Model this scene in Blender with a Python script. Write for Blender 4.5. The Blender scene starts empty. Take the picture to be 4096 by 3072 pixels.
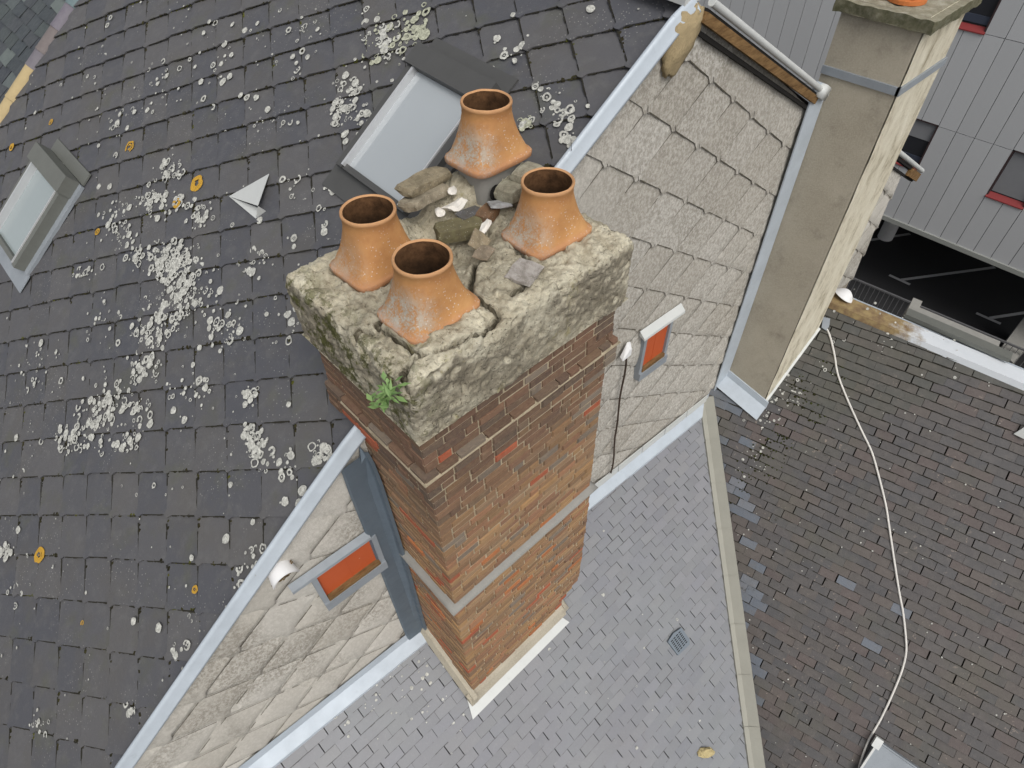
import bpy, bmesh, math, random
from mathutils import Vector, Matrix, noise
R = random.Random(7)
sc = bpy.context.scene
COL = sc.collection

# ------------------------------------------------------------------ camera, sky, sun, exposure
F = 2520.94                      # focal length in pixels of a 4096 px wide frame
HC = 11.8                        # the drone hovers 11.8 m above the parking deck
PIT, ROL, YAW = math.radians(48.0597), math.radians(-1.62977), math.radians(41.92057)
def cam_axes():
    dn = Vector((0, math.cos(PIT), math.sin(PIT))); fw = Vector((0, -math.sin(PIT), math.cos(PIT))); rt = Vector((1, 0, 0))
    cr, sr = math.cos(ROL), math.sin(ROL)
    rot = lambda v: Vector((cr*v.x - sr*v.y, sr*v.x + cr*v.y, v.z))
    X = rot(math.cos(YAW)*rt + math.sin(YAW)*fw); Y = rot(-math.sin(YAW)*rt + math.cos(YAW)*fw); Z = -rot(dn)
    return X, Y, Z               # world axes seen in camera coordinates (x right, y down, z forward)
AX, AY, AZ = cam_axes()
def ray(px, py):
    c = Vector(((px-2048)/F, (py-1536)/F, 1.0))
    return Vector((AX.dot(c), AY.dot(c), AZ.dot(c)))
cd = bpy.data.cameras.new("camera"); cam = bpy.data.objects.new("camera", cd); COL.objects.link(cam)
rt = Vector((AX.x, AY.x, AZ.x)); dn = Vector((AX.y, AY.y, AZ.y)); fw = Vector((AX.z, AY.z, AZ.z))
cam.matrix_world = Matrix(((rt.x, -dn.x, -fw.x, 0), (rt.y, -dn.y, -fw.y, 0), (rt.z, -dn.z, -fw.z, HC), (0, 0, 0, 1)))
cd.sensor_width = 36; cd.lens = 36*F/4096; cd.clip_start = 0.05; cd.clip_end = 500
sc.camera = cam

SUN_EL, SUN_AZ = math.radians(52), math.radians(-112)     # azimuth measured from +X towards +Y
w = bpy.data.worlds.new("World"); sc.world = w; w.use_nodes = True
nt = w.node_tree; nt.nodes.clear()
out = nt.nodes.new("ShaderNodeOutputWorld"); bg = nt.nodes.new("ShaderNodeBackground")
sky = nt.nodes.new("ShaderNodeTexSky"); sky.sky_type = 'NISHITA'; sky.sun_disc = False
sky.sun_elevation = SUN_EL; sky.sun_rotation = math.pi/2 - SUN_AZ
sky.dust_density = 4; sky.ozone_density = 0.6
hs = nt.nodes.new("ShaderNodeHueSaturation"); hs.inputs['Saturation'].default_value = 0.22
nt.links.new(sky.outputs[0], hs.inputs['Color']); nt.links.new(hs.outputs[0], bg.inputs[0]); nt.links.new(bg.outputs[0], out.inputs[0])
bg.inputs[1].default_value = 0.15
sd = bpy.data.lights.new("sun", 'SUN'); sun = bpy.data.objects.new("sun", sd); COL.objects.link(sun)
sd.energy = 1.2; sd.angle = math.radians(35); sd.color = (1, .96, .9)
to_sun = Vector((math.cos(SUN_EL)*math.cos(SUN_AZ), math.cos(SUN_EL)*math.sin(SUN_AZ), math.sin(SUN_EL)))
sun.rotation_euler = to_sun.to_track_quat('Z', 'Y').to_euler(); sun.location = (10, -5, 20)
sc.view_settings.view_transform = 'Standard'; sc.view_settings.look = 'None'
sc.view_settings.gamma = 1; sc.view_settings.exposure = 0.0

# ------------------------------------------------------------------ planes of the place (camera height is z = 0 until the last line)
def on_z(px, py, z): d = ray(px, py); return d*(z/d.z)
def on_x(px, py, x): d = ray(px, py); return d*(x/d.x)
def on_y(px, py, y): d = ray(px, py); return d*(y/d.y)
def on_p(px, py, a, b, c): d = ray(px, py); return d*(c/(d.z-a*d.x-b*d.y))
G0, G1 = 2.735, -0.036
def gy(x): return G0+G1*x
def on_g(px, py, off=0.0): d = ray(px, py); return d*((G0-off)/(d.y-G1*d.x))
GU = Vector((1, G1, 0)).normalized(); GN = Vector((G1, -1, 0)).normalized()      # gable: along, and out towards the viewer
def on_lg(px, py, h=0.0): return on_p(px, py, 0, .7, -8.79+h)
def on_br(px, py, h=0.0): return on_p(px, py, .84, .2, -12.53+h)
Q = (-0.019, 0.752, -4.147)                                        # slightly bowed rake of the tall roof
def big_z(x, y, h=0.0): return Q[0]*x*x+Q[1]*x+Q[2]+.055*(y-2.7)-.06+h
def on_big(px, py, h=0.0):
    d = ray(px, py); t = 8.0
    for _ in range(40):
        f = lambda t: d.z*t-big_z(d.x*t, d.y*t, h)
        t -= f(t)/((f(t+1e-4)-f(t))/1e-4)
    return d*t

# ------------------------------------------------------------------ objects
def link(name, data, parent=None, loc=None):
    o = bpy.data.objects.new(name, data); COL.objects.link(o)
    if loc is not None: o.location = loc
    if parent is not None: o.parent = parent
    return o
def tag(o, label=None, cat=None, group=None, kind=None):
    if label: o['label'] = label
    if cat: o['category'] = cat
    if group: o['group'] = group
    if kind: o['kind'] = kind
    return o
def thing(name, label, cat, loc, group=None):
    return tag(link(name, None, None, Vector(loc)), label, cat, group)
def wloc(o):
    v = Vector((0, 0, 0))
    while o is not None: v += o.location; o = o.parent
    return v
class MB:
    def __init__(s): s.v = []; s.f = []; s.c = []; s.m = []; s.sm = {}
    def poly(s, pts, c=(1, 1, 1), m=0):
        i = len(s.v); s.v += [Vector(p) for p in pts]; s.f.append(tuple(range(i, i+len(pts)))); s.c.append(c); s.m.append(m)
    def quad_grid(s, rows, c=(1, 1, 1), m=0, flip=False, close=False):
        i = len(s.v); n = len(rows[0])
        for r in rows: s.v += [Vector(p) for p in r]
        for a in range(len(rows)-1):
            for b in range(n if close else n-1):
                q = (i+a*n+b, i+a*n+(b+1) % n, i+(a+1)*n+(b+1) % n, i+(a+1)*n+b)
                s.f.append(q[::-1] if flip else q); s.m.append(m)
                s.c.append(c(sum((s.v[z] for z in q), Vector())/4) if callable(c) else c)
    def prism(s, bot, top, c=(1, 1, 1), m=0, caps=True):
        i = len(s.v); n = len(bot); s.v += [Vector(p) for p in bot]+[Vector(p) for p in top]
        fs = [(i+k, i+(k+1) % n, i+n+(k+1) % n, i+n+k) for k in range(n)]
        if caps: fs += [tuple(range(i, i+n))[::-1], tuple(range(i+n, i+2*n))]
        for f in fs: s.f.append(f); s.c.append(c); s.m.append(m)
    def box(s, lo, hi, c=(1, 1, 1), m=0):
        x0, y0, z0 = lo; x1, y1, z1 = hi
        s.prism([(x0, y0, z0), (x1, y0, z0), (x1, y1, z0), (x0, y1, z0)], [(x0, y0, z1), (x1, y0, z1), (x1, y1, z1), (x0, y1, z1)], c, m)
    def bar(s, a, b, wv, hv, c=(1, 1, 1), m=0):                   # square bar from a to b with half-size vectors wv, hv
        a, b, wv, hv = map(Vector, (a, b, wv, hv))
        s.prism([a-wv-hv, a+wv-hv, a+wv+hv, a-wv+hv], [b-wv-hv, b+wv-hv, b+wv+hv, b-wv+hv], c, m)
    def tube(s, pts, r, n=8, c=(1, 1, 1), m=0):
        pts = [Vector(p) for p in pts]; rows = []
        for k, p in enumerate(pts):
            t = (pts[min(k+1, len(pts)-1)]-pts[max(k-1, 0)]).normalized()
            a = t.orthogonal().normalized() if k == 0 else (a-t*a.dot(t)).normalized(); b = t.cross(a)
            rr = r[k] if isinstance(r, (list, tuple)) else r
            rows.append([p+a*(rr*math.cos(q*2*math.pi/n))+b*(rr*math.sin(q*2*math.pi/n)) for q in range(n)])
        s.quad_grid(rows, c, m, close=True)
        s.poly(rows[0][::-1], c, m); s.poly(rows[-1], c, m)
    def build(s, name, mats, parent=None, smooth=False, origin=None):
        if not isinstance(mats, (list, tuple)): mats = [mats]
        o0 = wloc(parent) if parent is not None else Vector(origin if origin is not None else sum(s.v, Vector())/max(1, len(s.v)))
        me = bpy.data.meshes.new(name); me.from_pydata([tuple(p-o0) for p in s.v], [], s.f)
        for mt in mats: me.materials.append(mt)
        me.polygons.foreach_set('material_index', s.m)
        at = me.color_attributes.new('tint', 'FLOAT_COLOR', 'CORNER'); buf = []
        for p, c in zip(me.polygons, s.c): buf += [c[0], c[1], c[2], 1.0]*p.loop_total
        at.data.foreach_set('color', buf)
        me.polygons.foreach_set('use_smooth', [smooth or (k in s.sm) for k in range(len(s.f))]); me.update()
        return link(name, me, parent, None if parent is not None else o0)
def clip(poly, hps):                                              # keep nx*u+ny*v <= c
    for nx, ny, c in hps:
        res = []
        for k in range(len(poly)):
            a, b = poly[k], poly[(k+1) % len(poly)]
            da, db = nx*a[0]+ny*a[1]-c, nx*b[0]+ny*b[1]-c
            if da <= 0: res.append(a)
            if (da < 0 < db) or (db < 0 < da):
                t = da/(da-db); res.append((a[0]+(b[0]-a[0])*t, a[1]+(b[1]-a[1])*t))
        poly = res
        if len(poly) < 3: return []
    return poly
def halfplanes(pts):                                              # convex polygon -> half planes
    cx = sum(p[0] for p in pts)/len(pts); cy = sum(p[1] for p in pts)/len(pts); hp = []
    for k in range(len(pts)):
        a, b = pts[k], pts[(k+1) % len(pts)]
        nx, ny = b[1]-a[1], a[0]-b[0]; c = nx*a[0]+ny*a[1]
        if nx*cx+ny*cy > c: nx, ny, c = -nx, -ny, -c
        hp.append((nx, ny, c))
    return hp
def fbm(p, o=4): return noise.fractal(Vector(p), 1.0, 2.0, o)
def mixc(a, b, t): return tuple(a[k]+(b[k]-a[k])*t for k in range(3))

# ------------------------------------------------------------------ materials
class NT:
    def __init__(s, name, rough=.8, metal=0.0, spec=.3):
        s.m = bpy.data.materials.new(name); s.m.use_nodes = True; s.t = s.m.node_tree; s.b = s.t.nodes['Principled BSDF']
        s.b.inputs['Roughness'].default_value = rough; s.b.inputs['Metallic'].default_value = metal
        s.b.inputs['Specular IOR Level'].default_value = spec
        s.co = s.n('ShaderNodeTexCoord').outputs['Object']
    def n(s, ty, **kw):
        x = s.t.nodes.new(ty)
        for k, v in kw.items(): setattr(x, k, v)
        return x
    def set(s, sock, v):
        if hasattr(v, 'is_linked') or isinstance(v, bpy.types.NodeSocket): s.t.links.new(v, sock)
        elif isinstance(v, (tuple, list)) and sock.type == 'RGBA': sock.default_value = (*v[:3], 1)
        else: sock.default_value = v
    def noise(s, scale, detail=5, rough=.6, vec=None, dist=0.0):
        x = s.n('ShaderNodeTexNoise'); s.set(x.inputs['Vector'], vec or s.co); s.set(x.inputs['Scale'], scale)
        s.set(x.inputs['Detail'], detail); s.set(x.inputs['Roughness'], rough); s.set(x.inputs['Distortion'], dist); return x.outputs['Fac']
    def vor(s, scale, feature='F1', vec=None, out='Distance', rnd=1.0):
        x = s.n('ShaderNodeTexVoronoi', feature=feature); s.set(x.inputs['Vector'], vec or s.co); s.set(x.inputs['Scale'], scale)
        s.set(x.inputs['Randomness'], rnd); return x.outputs[out]
    def scale(s, v, vec=None):
        x = s.n('ShaderNodeMapping'); s.set(x.inputs['Vector'], vec or s.co); x.inputs['Scale'].default_value = v; return x.outputs[0]
    def ramp(s, fac, stops):
        x = s.n('ShaderNodeValToRGB'); s.set(x.inputs[0], fac); e = x.color_ramp.elements
        while len(e) < len(stops): e.new(.5)
        for q, (p, c) in zip(e, stops):
            q.position = p; q.color = (c, c, c, 1) if isinstance(c, (int, float)) else (*c, 1)
        return x.outputs[0]
    def mix(s, f, a, b, blend='MIX'):
        x = s.n('ShaderNodeMix', data_type='RGBA', blend_type=blend); s.set(x.inputs[0], f); s.set(x.inputs[6], a); s.set(x.inputs[7], b); return x.outputs[2]
    def math(s, op, a, b=0.0):
        x = s.n('ShaderNodeMath', operation=op); s.set(x.inputs[0], a); s.set(x.inputs[1], b); return x.outputs[0]
    def tint(s): x = s.n('ShaderNodeVertexColor'); x.layer_name = 'tint'; return x.outputs[0]
    def island(s): return s.n('ShaderNodeNewGeometry').outputs['Random Per Island']
    def sep(s, k): x = s.n('ShaderNodeSeparateXYZ'); s.set(x.inputs[0], s.co); return x.outputs[k]
    def bump(s, h, strength=.5, dist=.02):
        x = s.n('ShaderNodeBump'); s.set(x.inputs['Height'], h); x.inputs['Strength'].default_value = strength; x.inputs['Distance'].default_value = dist
        s.t.links.new(x.outputs[0], s.b.inputs['Normal'])
    def col(s, c): s.set(s.b.inputs['Base Color'], c); return s
    def rough(s, v): s.set(s.b.inputs['Roughness'], v); return s
def flat(name, c, rough=.7, var=.12, scale=9.0, metal=0.0, bump=.15):
    t = NT(name, rough, metal); n = t.noise(scale, 6, .65)
    t.col(t.mix(n, tuple(x*(1-var) for x in c), tuple(min(1, x*(1+var)) for x in c))); t.bump(t.noise(scale*6, 4), bump, .01); return t.m

def m_slate_dark():
    t = NT('dark_slate', .55, 0, .35)
    base = t.mix(t.island(), (.072, .074, .085), (.098, .096, .099))
    base = t.mix(t.ramp(t.noise(2.2, 4), [(.46, 0), (.72, .4)]), base, (.098, .090, .076))
    base = t.mix(t.ramp(t.noise(9, 6, .7), [(.5, 0), (.75, .5)]), base, (.135, .134, .132))
    base = t.mix(t.ramp(t.noise(3.4, 3, vec=t.scale((1, 1, 1))), [(.56, 0), (.74, .4)]), base, (.09, .093, .06))
    sp = t.math('MULTIPLY', t.ramp(t.vor(34), [(.09, 1), (.2, 0)]), t.ramp(t.noise(1.6, 3), [(.5, 0), (.62, .85)]))
    base = t.mix(sp, base, (.28, .28, .26))
    t.col(base); t.rough(t.ramp(t.noise(5, 4), [(.3, .5), (.7, .75)]))
    t.bump(t.math('ADD', t.noise(60, 5, .7), t.noise(7, 3)), .35, .008); return t.m
def m_slate_pale():
    t = NT('pale_slate', .5, 0, .4)
    base = t.mix(t.island(), (.190, .194, .208), (.218, .220, .232))
    base = t.mix(.8, base, t.tint(), 'MULTIPLY')
    base = t.mix(t.ramp(t.noise(1.1, 4), [(.4, 0), (.7, .3)]), base, (.24, .26, .26))
    base = t.mix(t.ramp(t.noise(24, 5, .7), [(.55, 0), (.8, .3)]), base, (.32, .315, .315))
    base = t.mix(t.ramp(t.noise(2.6, 5, .7), [(.55, 0), (.78, .4)]), base, (.19, .18, .18))
    t.col(base); t.bump(t.noise(45, 4, .7), .25, .006); return t.m
def m_slate_brown():
    t = NT('brown_slate', .6, 0, .3)
    base = t.tint()
    base = t.mix(t.ramp(t.noise(9, 5, .7), [(.45, 0), (.75, .4)]), base, (.135, .120, .110))
    base = t.mix(t.ramp(t.noise(1.3, 4), [(.5, 0), (.7, .5)]), base, (.085, .083, .062))
    chip = t.math('MULTIPLY', t.ramp(t.noise(16, 4, .75), [(.6, 0), (.66, .7)]), t.ramp(t.noise(1.9, 3), [(.52, 0), (.6, 1)]))
    base = t.mix(chip, base, (.23, .19, .16))
    base = t.mix(t.math('MULTIPLY', t.ramp(t.noise(13, 4, .75), [(.6, 0), (.68, .8)]), t.ramp(t.noise(1.4, 3), [(.52, 0), (.62, 1)])), base, (.03, .028, .022))
    t.col(base); t.bump(t.math('ADD', t.noise(50, 5, .7), t.noise(13, 3)), .4, .008); return t.m
def m_neigh():
    t = NT('blue_green_slate', .6, 0, .3); t.col(t.mix(.25, t.tint(), t.ramp(t.noise(14, 4), [(.3, (.03, .035, .04)), (.7, (.12, .13, .12))])))
    t.bump(t.noise(20, 4), .4, .02); return t.m
def m_fibre():
    t = NT('fibre_cement', .85, 0, .2)
    base = t.mix(t.island(), (.46, .435, .385), (.55, .53, .485))
    x = t.sep(0)
    mott = t.ramp(t.noise(34, 8, .82, vec=t.scale((1, 1, .8))), [(.42, 0), (.56, 1)])
    zone = t.math('MULTIPLY', t.ramp(t.noise(.85, 3), [(.42, 0), (.58, 1)]), .85)
    zx = t.ramp(t.math('DIVIDE', x, 6.0), [(.20, .35), (.36, 1), (.80, 1), (.92, .3)])
    zz = t.ramp(t.math('ADD', t.math('DIVIDE', t.sep(2), 8.0), 1.0), [(.38, .25), (.5, 1)])
    fac = t.math('MULTIPLY', t.math('MULTIPLY', mott, zz), t.math('MAXIMUM', zone, t.math('MULTIPLY', zx, .72)))
    base = t.mix(fac, base, (.235, .215, .18))
    base = t.mix(t.math('MULTIPLY', t.ramp(t.noise(3.1, 6, .7, vec=t.scale((1, 1, .35))), [(.58, 0), (.72, .6)]), .8), base, (.20, .185, .15))
    base = t.mix(t.ramp(t.noise(45, 4, .7), [(.5, 0), (.85, .3)]), base, (.62, .60, .55))
    base = t.mix(t.ramp(t.math('MULTIPLY', t.vor(20), 1), [(.05, .8), (.085, 0)]), base, t.mix(t.ramp(t.noise(1.2), [(.55, 0), (.62, 1)]), base, (.7, .7, .66)))
    t.col(base); t.bump(t.math('ADD', t.noise(120, 6, .75), t.math('MULTIPLY', mott, .4)), .45, .008); return t.m
def m_brick():
    t = NT('old_brick', .9, 0, .15)
    base = t.tint()
    base = t.mix(t.ramp(t.noise(30, 6, .75), [(.4, 0), (.75, .55)]), base, t.mix(.5, base, (.36, .27, .16)))
    base = t.mix(t.ramp(t.noise(2.4, 5, .7), [(.56, 0), (.76, .45)]), base, (.085, .065, .05))
    base = t.mix(t.ramp(t.noise(11, 6, .75), [(.62, 0), (.8, .5)]), base, (.33, .29, .21))
    t.col(base); t.bump(t.math('ADD', t.noise(70, 6, .75), t.noise(14, 4)), .45, .008); return t.m
def m_mortar():
    t = NT('lime_mortar', .95, 0, .1)
    base = t.ramp(t.noise(12, 6, .7), [(.3, (.33, .275, .19)), (.7, (.54, .46, .33))])
    base = t.mix(t.ramp(t.noise(2, 4), [(.55, 0), (.78, .5)]), base, (.22, .175, .11))
    t.col(base); t.bump(t.noise(80, 6, .8), .8, .012); return t.m
def m_cap():
    t = NT('weathered_concrete', .95, 0, .1)
    base = t.ramp(t.noise(5, 8, .75), [(.28, (.25, .22, .16)), (.44, (.43, .39, .295)), (.60, (.57, .53, .415)), (.78, (.68, .655, .56))])
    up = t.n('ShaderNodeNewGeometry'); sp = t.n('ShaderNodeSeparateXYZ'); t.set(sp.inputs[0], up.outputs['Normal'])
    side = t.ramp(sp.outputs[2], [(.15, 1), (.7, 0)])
    dark_tone = t.ramp(t.noise(3.2, 6, .75), [(.36, 0), (.56, 1)])
    base = t.mix(t.math('MULTIPLY', t.math('MULTIPLY', side, dark_tone), .80), base, (.165, .145, .11))  # darker patches on the steep faces
    base = t.mix(t.ramp(t.noise(30, 7, .8), [(.53, 0), (.66, .5)]), base, (.27, .23, .155))
    base = t.mix(t.ramp(t.vor(55), [(.10, .85), (.20, 0)]), base, t.mix(t.ramp(t.noise(4, 3), [(.45, 0), (.6, 1)]), base, (.045, .038, .028)))
    base = t.mix(t.ramp(t.vor(75), [(.09, .8), (.17, 0)]), base, t.mix(t.ramp(t.noise(6, 3), [(.5, 0), (.6, 1)]), base, (.56, .53, .46)))
    base = t.mix(t.math('MULTIPLY', t.ramp(t.noise(4.5, 5, .7), [(.60, 0), (.70, .7)]), 1.0), base, (.27, .24, .09))
    mz = t.ramp(t.math('ADD', t.sep(0), 1.0), [(.10, 1), (.36, 0)])          # moss along the left edge
    base = t.mix(t.math('MULTIPLY', mz, t.ramp(t.noise(7, 6, .75), [(.5, 0), (.57, 1)])), base, (.075, .08, .018))
    base = t.mix(1.0, base, t.tint(), 'MULTIPLY')
    t.col(base); t.bump(t.math('ADD', t.noise(45, 8, .8), t.ramp(t.vor(38), [(.0, 0), (.3, 1)])), .8, .02); return t.m
def m_terra(amt=1.0, off=.28):
    t = NT('terracotta', .75, 0, .25)
    base = t.ramp(t.noise(4, 5, .65), [(.3, (.40, .19, .075)), (.55, (.49, .255, .10)), (.75, (.56, .32, .14))])
    base = t.mix(t.ramp(t.noise(14, 6, .7), [(.5, 0), (.8, .4)]), base, (.35, .15, .06))
    x, y, z = t.sep(0), t.sep(1), t.sep(2)
    side = t.ramp(t.math('ADD', t.math('MULTIPLY', t.math('ADD', x, t.math('MULTIPLY', y, -.35)), -3.0), off), [(.2, 0), (.8, 1)])
    low = t.ramp(z, [(.16, 1), (.30, 0)])
    li = t.math('MULTIPLY', t.math('MULTIPLY', side, low), t.ramp(t.math('ADD', t.math('MULTIPLY', t.noise(75, 6, .8), .6), t.math('MULTIPLY', t.noise(12, 4, .7), .4)), [(.46, 0), (.54, 1)]))
    base = t.mix(t.math('MULTIPLY', li, .95*amt), base, t.mix(t.noise(40, 4), (.30, .275, .23), (.50, .48, .42)))
    sp = t.math('MULTIPLY', t.ramp(t.vor(48), [(.15, 1), (.22, 0)]), t.ramp(t.noise(7, 4), [(.42, 0), (.55, 1)]))
    base = t.mix(t.math('MULTIPLY', sp, t.ramp(z, [(.2, .9), (.36, 0)])), base, (.58, .52, .46))
    base = t.mix(t.ramp(z, [(.03, .55), (.07, 0)]), base, (.40, .20, .12)); base = t.mix(t.ramp(z, [(.345, 0), (.365, .6)]), base, (.52, .30, .16))
    t.col(base); t.bump(t.math('ADD', t.noise(60, 6, .7), t.math('MULTIPLY', li, 2.0)), .35, .008); return t.m
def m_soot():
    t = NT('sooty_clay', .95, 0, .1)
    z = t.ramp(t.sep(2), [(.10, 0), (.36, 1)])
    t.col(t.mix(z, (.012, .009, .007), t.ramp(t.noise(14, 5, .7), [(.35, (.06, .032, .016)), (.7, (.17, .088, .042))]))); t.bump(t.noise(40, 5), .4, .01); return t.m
def m_zinc(name, c, var=.16, rough=.45, metal=.35):
    t = NT(name, rough, metal, .4)
    base = t.mix(t.noise(3.5, 6, .7), tuple(x*(1-var) for x in c), tuple(min(1, x*(1+var)) for x in c))
    base = t.mix(t.ramp(t.noise(11, 6, .75), [(.6, 0), (.75, .35)]), base, tuple(x*.6 for x in c))
    t.col(base); t.rough(t.ramp(t.noise(8, 4), [(.3, rough-.1), (.7, rough+.15)])); t.bump(t.noise(6, 3), .12, .02); return t.m
def m_ridge_zinc():
    t = NT('stained_zinc', .5, .2, .4)
    base = t.mix(t.noise(5, 6, .7), (.60, .64, .68), (.74, .77, .80))
    y = t.sep(1)
    st = t.math('MULTIPLY', t.ramp(t.math('ADD', t.math('MULTIPLY', y, .5), t.math('MULTIPLY', t.noise(7, 6, .7), .5)), [(.62, 0), (.78, 1)]), 1.0)
    base = t.mix(st, base, t.ramp(t.noise(9, 5), [(.35, (.20, .13, .075)), (.65, (.36, .27, .13))]))
    t.col(base); t.bump(t.noise(20, 4), .15, .01); return t.m
def m_render(name, a, b, grain=60):
    t = NT(name, .95, 0, .1)
    base = t.ramp(t.noise(1.7, 6, .65), [(.3, a), (.7, b)])
    base = t.mix(t.ramp(t.noise(grain, 5, .75), [(.4, 0), (.75, .5)]), base, tuple(x*1.25 for x in b))
    base = t.mix(t.ramp(t.noise(4, 6, .7), [(.56, 0), (.76, .55)]), base, tuple(x*.6 for x in a))
    t.col(base); t.bump(t.noise(grain, 6, .75), .6, .012); return t.m
def m_pebble():
    t = NT('pebbledash', .95, 0, .1)
    streak = t.noise(7, 7, .75, vec=t.scale((1, 1, .4)))
    base = t.ramp(streak, [(.34, (.40, .35, .25)), (.48, (.66, .61, .48)), (.7, (.78, .74, .61))])
    t.col(base); t.bump(t.noise(40, 6, .8), .9, .02); return t.m
def m_panel():
    t = NT('grey_panel', .5, .1, .4)
    t.col(t.mix(.9, t.mix(t.noise(60, 3), (.47, .48, .49), (.53, .54, .55)), t.tint(), 'MULTIPLY')); return t.m
def m_wood(name, a, b):
    t = NT(name, .85, 0, .2)
    t.col(t.ramp(t.noise(9, 6, .7, vec=t.scale((.6, 3, 3))), [(.35, a), (.7, b)])); t.bump(t.noise(30, 5, .7, vec=t.scale((.5, 4, 4))), .6, .01); return t.m
def m_shutter():
    t = NT('orange_paint', .55, 0, .3)
    base = t.mix(t.noise(3, 5), (.40, .075, .022), (.50, .105, .035))
    base = t.mix(t.ramp(t.noise(9, 6, .7), [(.66, 0), (.69, 1)]), base, (.55, .45, .32))
    t.col(base); t.bump(t.noise(30, 4), .2, .005); return t.m
def m_lichen(name, c):
    t = NT(name, .95, 0, .1); base = t.mix(t.ramp(t.noise(38, 6, .75), [(.42, 0), (.62, 1)]), tuple(.52*q for q in c), c)
    t.col(base); t.bump(t.noise(90, 5, .7), .5, .006); return t.m
def m_glass(name, c):
    t = NT(name, .08, 0, .6); t.col(t.mix(t.noise(1.5, 3), tuple(x*.9 for x in c), c)); return t.m
M = dict(slate=m_slate_dark(), pale=m_slate_pale(), brown=m_slate_brown(), neigh=m_neigh(), fibre=m_fibre(), brick=m_brick(), mortar=m_mortar(), cap=m_cap(),
    terra=m_terra(1.0, .36), terra_clean=m_terra(.75, -.05), terra_mid=m_terra(.95, .16), soot=m_soot(), zinc=m_zinc('zinc', (.44, .49, .54), .2, .5, .12), zinc_dark=m_zinc('weathered_zinc', (.13, .165, .20), .2), zinc_mid=m_zinc('dull_zinc', (.26, .285, .31), .25, .6, .1),
    lead=m_zinc('pale_lead', (.56, .575, .56), .08, .5, .15), ridge=m_ridge_zinc(), beige=m_render('beige_render', (.34, .305, .24), (.45, .41, .33)), pebble=m_pebble(),
    panel=m_panel(), wood=m_wood('weathered_wood', (.10, .055, .022), (.27, .165, .072)), orange=m_shutter(), frame=flat('grey_frame', (.085, .085, .083), .45, .12, 6, .2, .05),
    frame_old=flat('old_grey_frame', (.15, .155, .14), .5, .18, 8, .2, .1), alu=flat('bare_aluminium', (.62, .63, .64), .35, .08, 8, .5, .05), white=flat('white_paint', (.72, .72, .72), .5, .08),
    dark=flat('dark_cavity', (.012, .011, .010), .95, .3), valley=flat('valley_liner', (.30, .295, .255), .7, .14, 3, .1, .2), stone=flat('grey_stone', (.27, .265, .245), .9, .15, 12, 0, .4),
    asphalt=flat('asphalt', (.035, .035, .037), .9, .25, 20, 0, .5), paint=flat('worn_road_paint', (.5, .5, .5), .8, .25, 10), steel=flat('grey_steel', (.17, .17, .175), .5, .1, 10, .3, .05),
    red=flat('red_sill', (.23, .035, .035), .5, .12), pane=m_glass('window_glass', (.028, .030, .036)), blind=flat('grey_blind', (.22, .225, .235), .6, .05), skyglass=m_glass('pale_reflecting_glass', (.36, .39, .41)),
    skyglass2=m_glass('dull_reflecting_glass', (.30, .345, .35)), lichen=m_lichen('white_lichen', (.60, .60, .55)), lichen_y=m_lichen('greenish_lichen', (.52, .53, .41)),
    lichen_o=flat('orange_lichen', (.47, .27, .035), .95, .3, 25, 0, .4), moss=None, foam=flat('aged_foam', (.33, .26, .15), .95, .3, 14, 0, .8), iron=flat('rusty_iron', (.055, .038, .028), .85, .4, 20, 0, .5),
    lime=flat('lime_plaster', (.74, .71, .65), .95, .1, 20, 0, .6), tan=flat('tan_tile', (.42, .33, .18), .9, .18, 7, 0, .4), cable=flat('white_cable', (.62, .60, .56), .5, .06), inner=flat('wall_render', (.30, .27, .22), .9, .15, 3, 0, .3),
    clay=flat('new_clay', (.52, .17, .05), .8, .15, 8, 0, .3), nest=m_wood('dry_straw', (.06, .04, .02), (.24, .17, .08)), vent=flat('blue_grey_plastic', (.16, .19, .22), .5, .06), rubble=None)
t = NT('moss', .95, 0, .1); t.col(t.mix(.35, t.tint(), t.ramp(t.noise(40, 5), [(.3, (.012, .011, .006)), (.7, (.05, .05, .02))]))); t.bump(t.noise(90, 4), .8, .02); M['moss'] = t.m
t = NT('broken_masonry', .95, 0, .1)
c_ = t.mix(t.ramp(t.noise(14, 7, .75), [(.38, 0), (.62, 1)]), t.mix(.6, t.tint(), (.10, .085, .06)), t.tint())
c_ = t.mix(t.ramp(t.vor(55), [(.1, .8), (.18, 0)]), c_, (.5, .48, .41)); t.col(c_); t.bump(t.noise(50, 7, .8), .8, .015); M['rubble'] = t.m
t = NT('seam_shade_moss', .95, 0, .1); t.col(t.mix(t.noise(30, 5, .7), t.mix(.3, t.tint(), (.02, .02, .015)), t.tint())); t.bump(t.noise(90, 4), .4, .01); M['dark_tone'] = t.m  # dark seam lines: shade below the butts painted in, plus moss
t = NT('leaf', .6, 0, .3); t.col(t.mix(t.island(), (.10, .19, .055), (.20, .30, .11))); M['leaf'] = t.m

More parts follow.
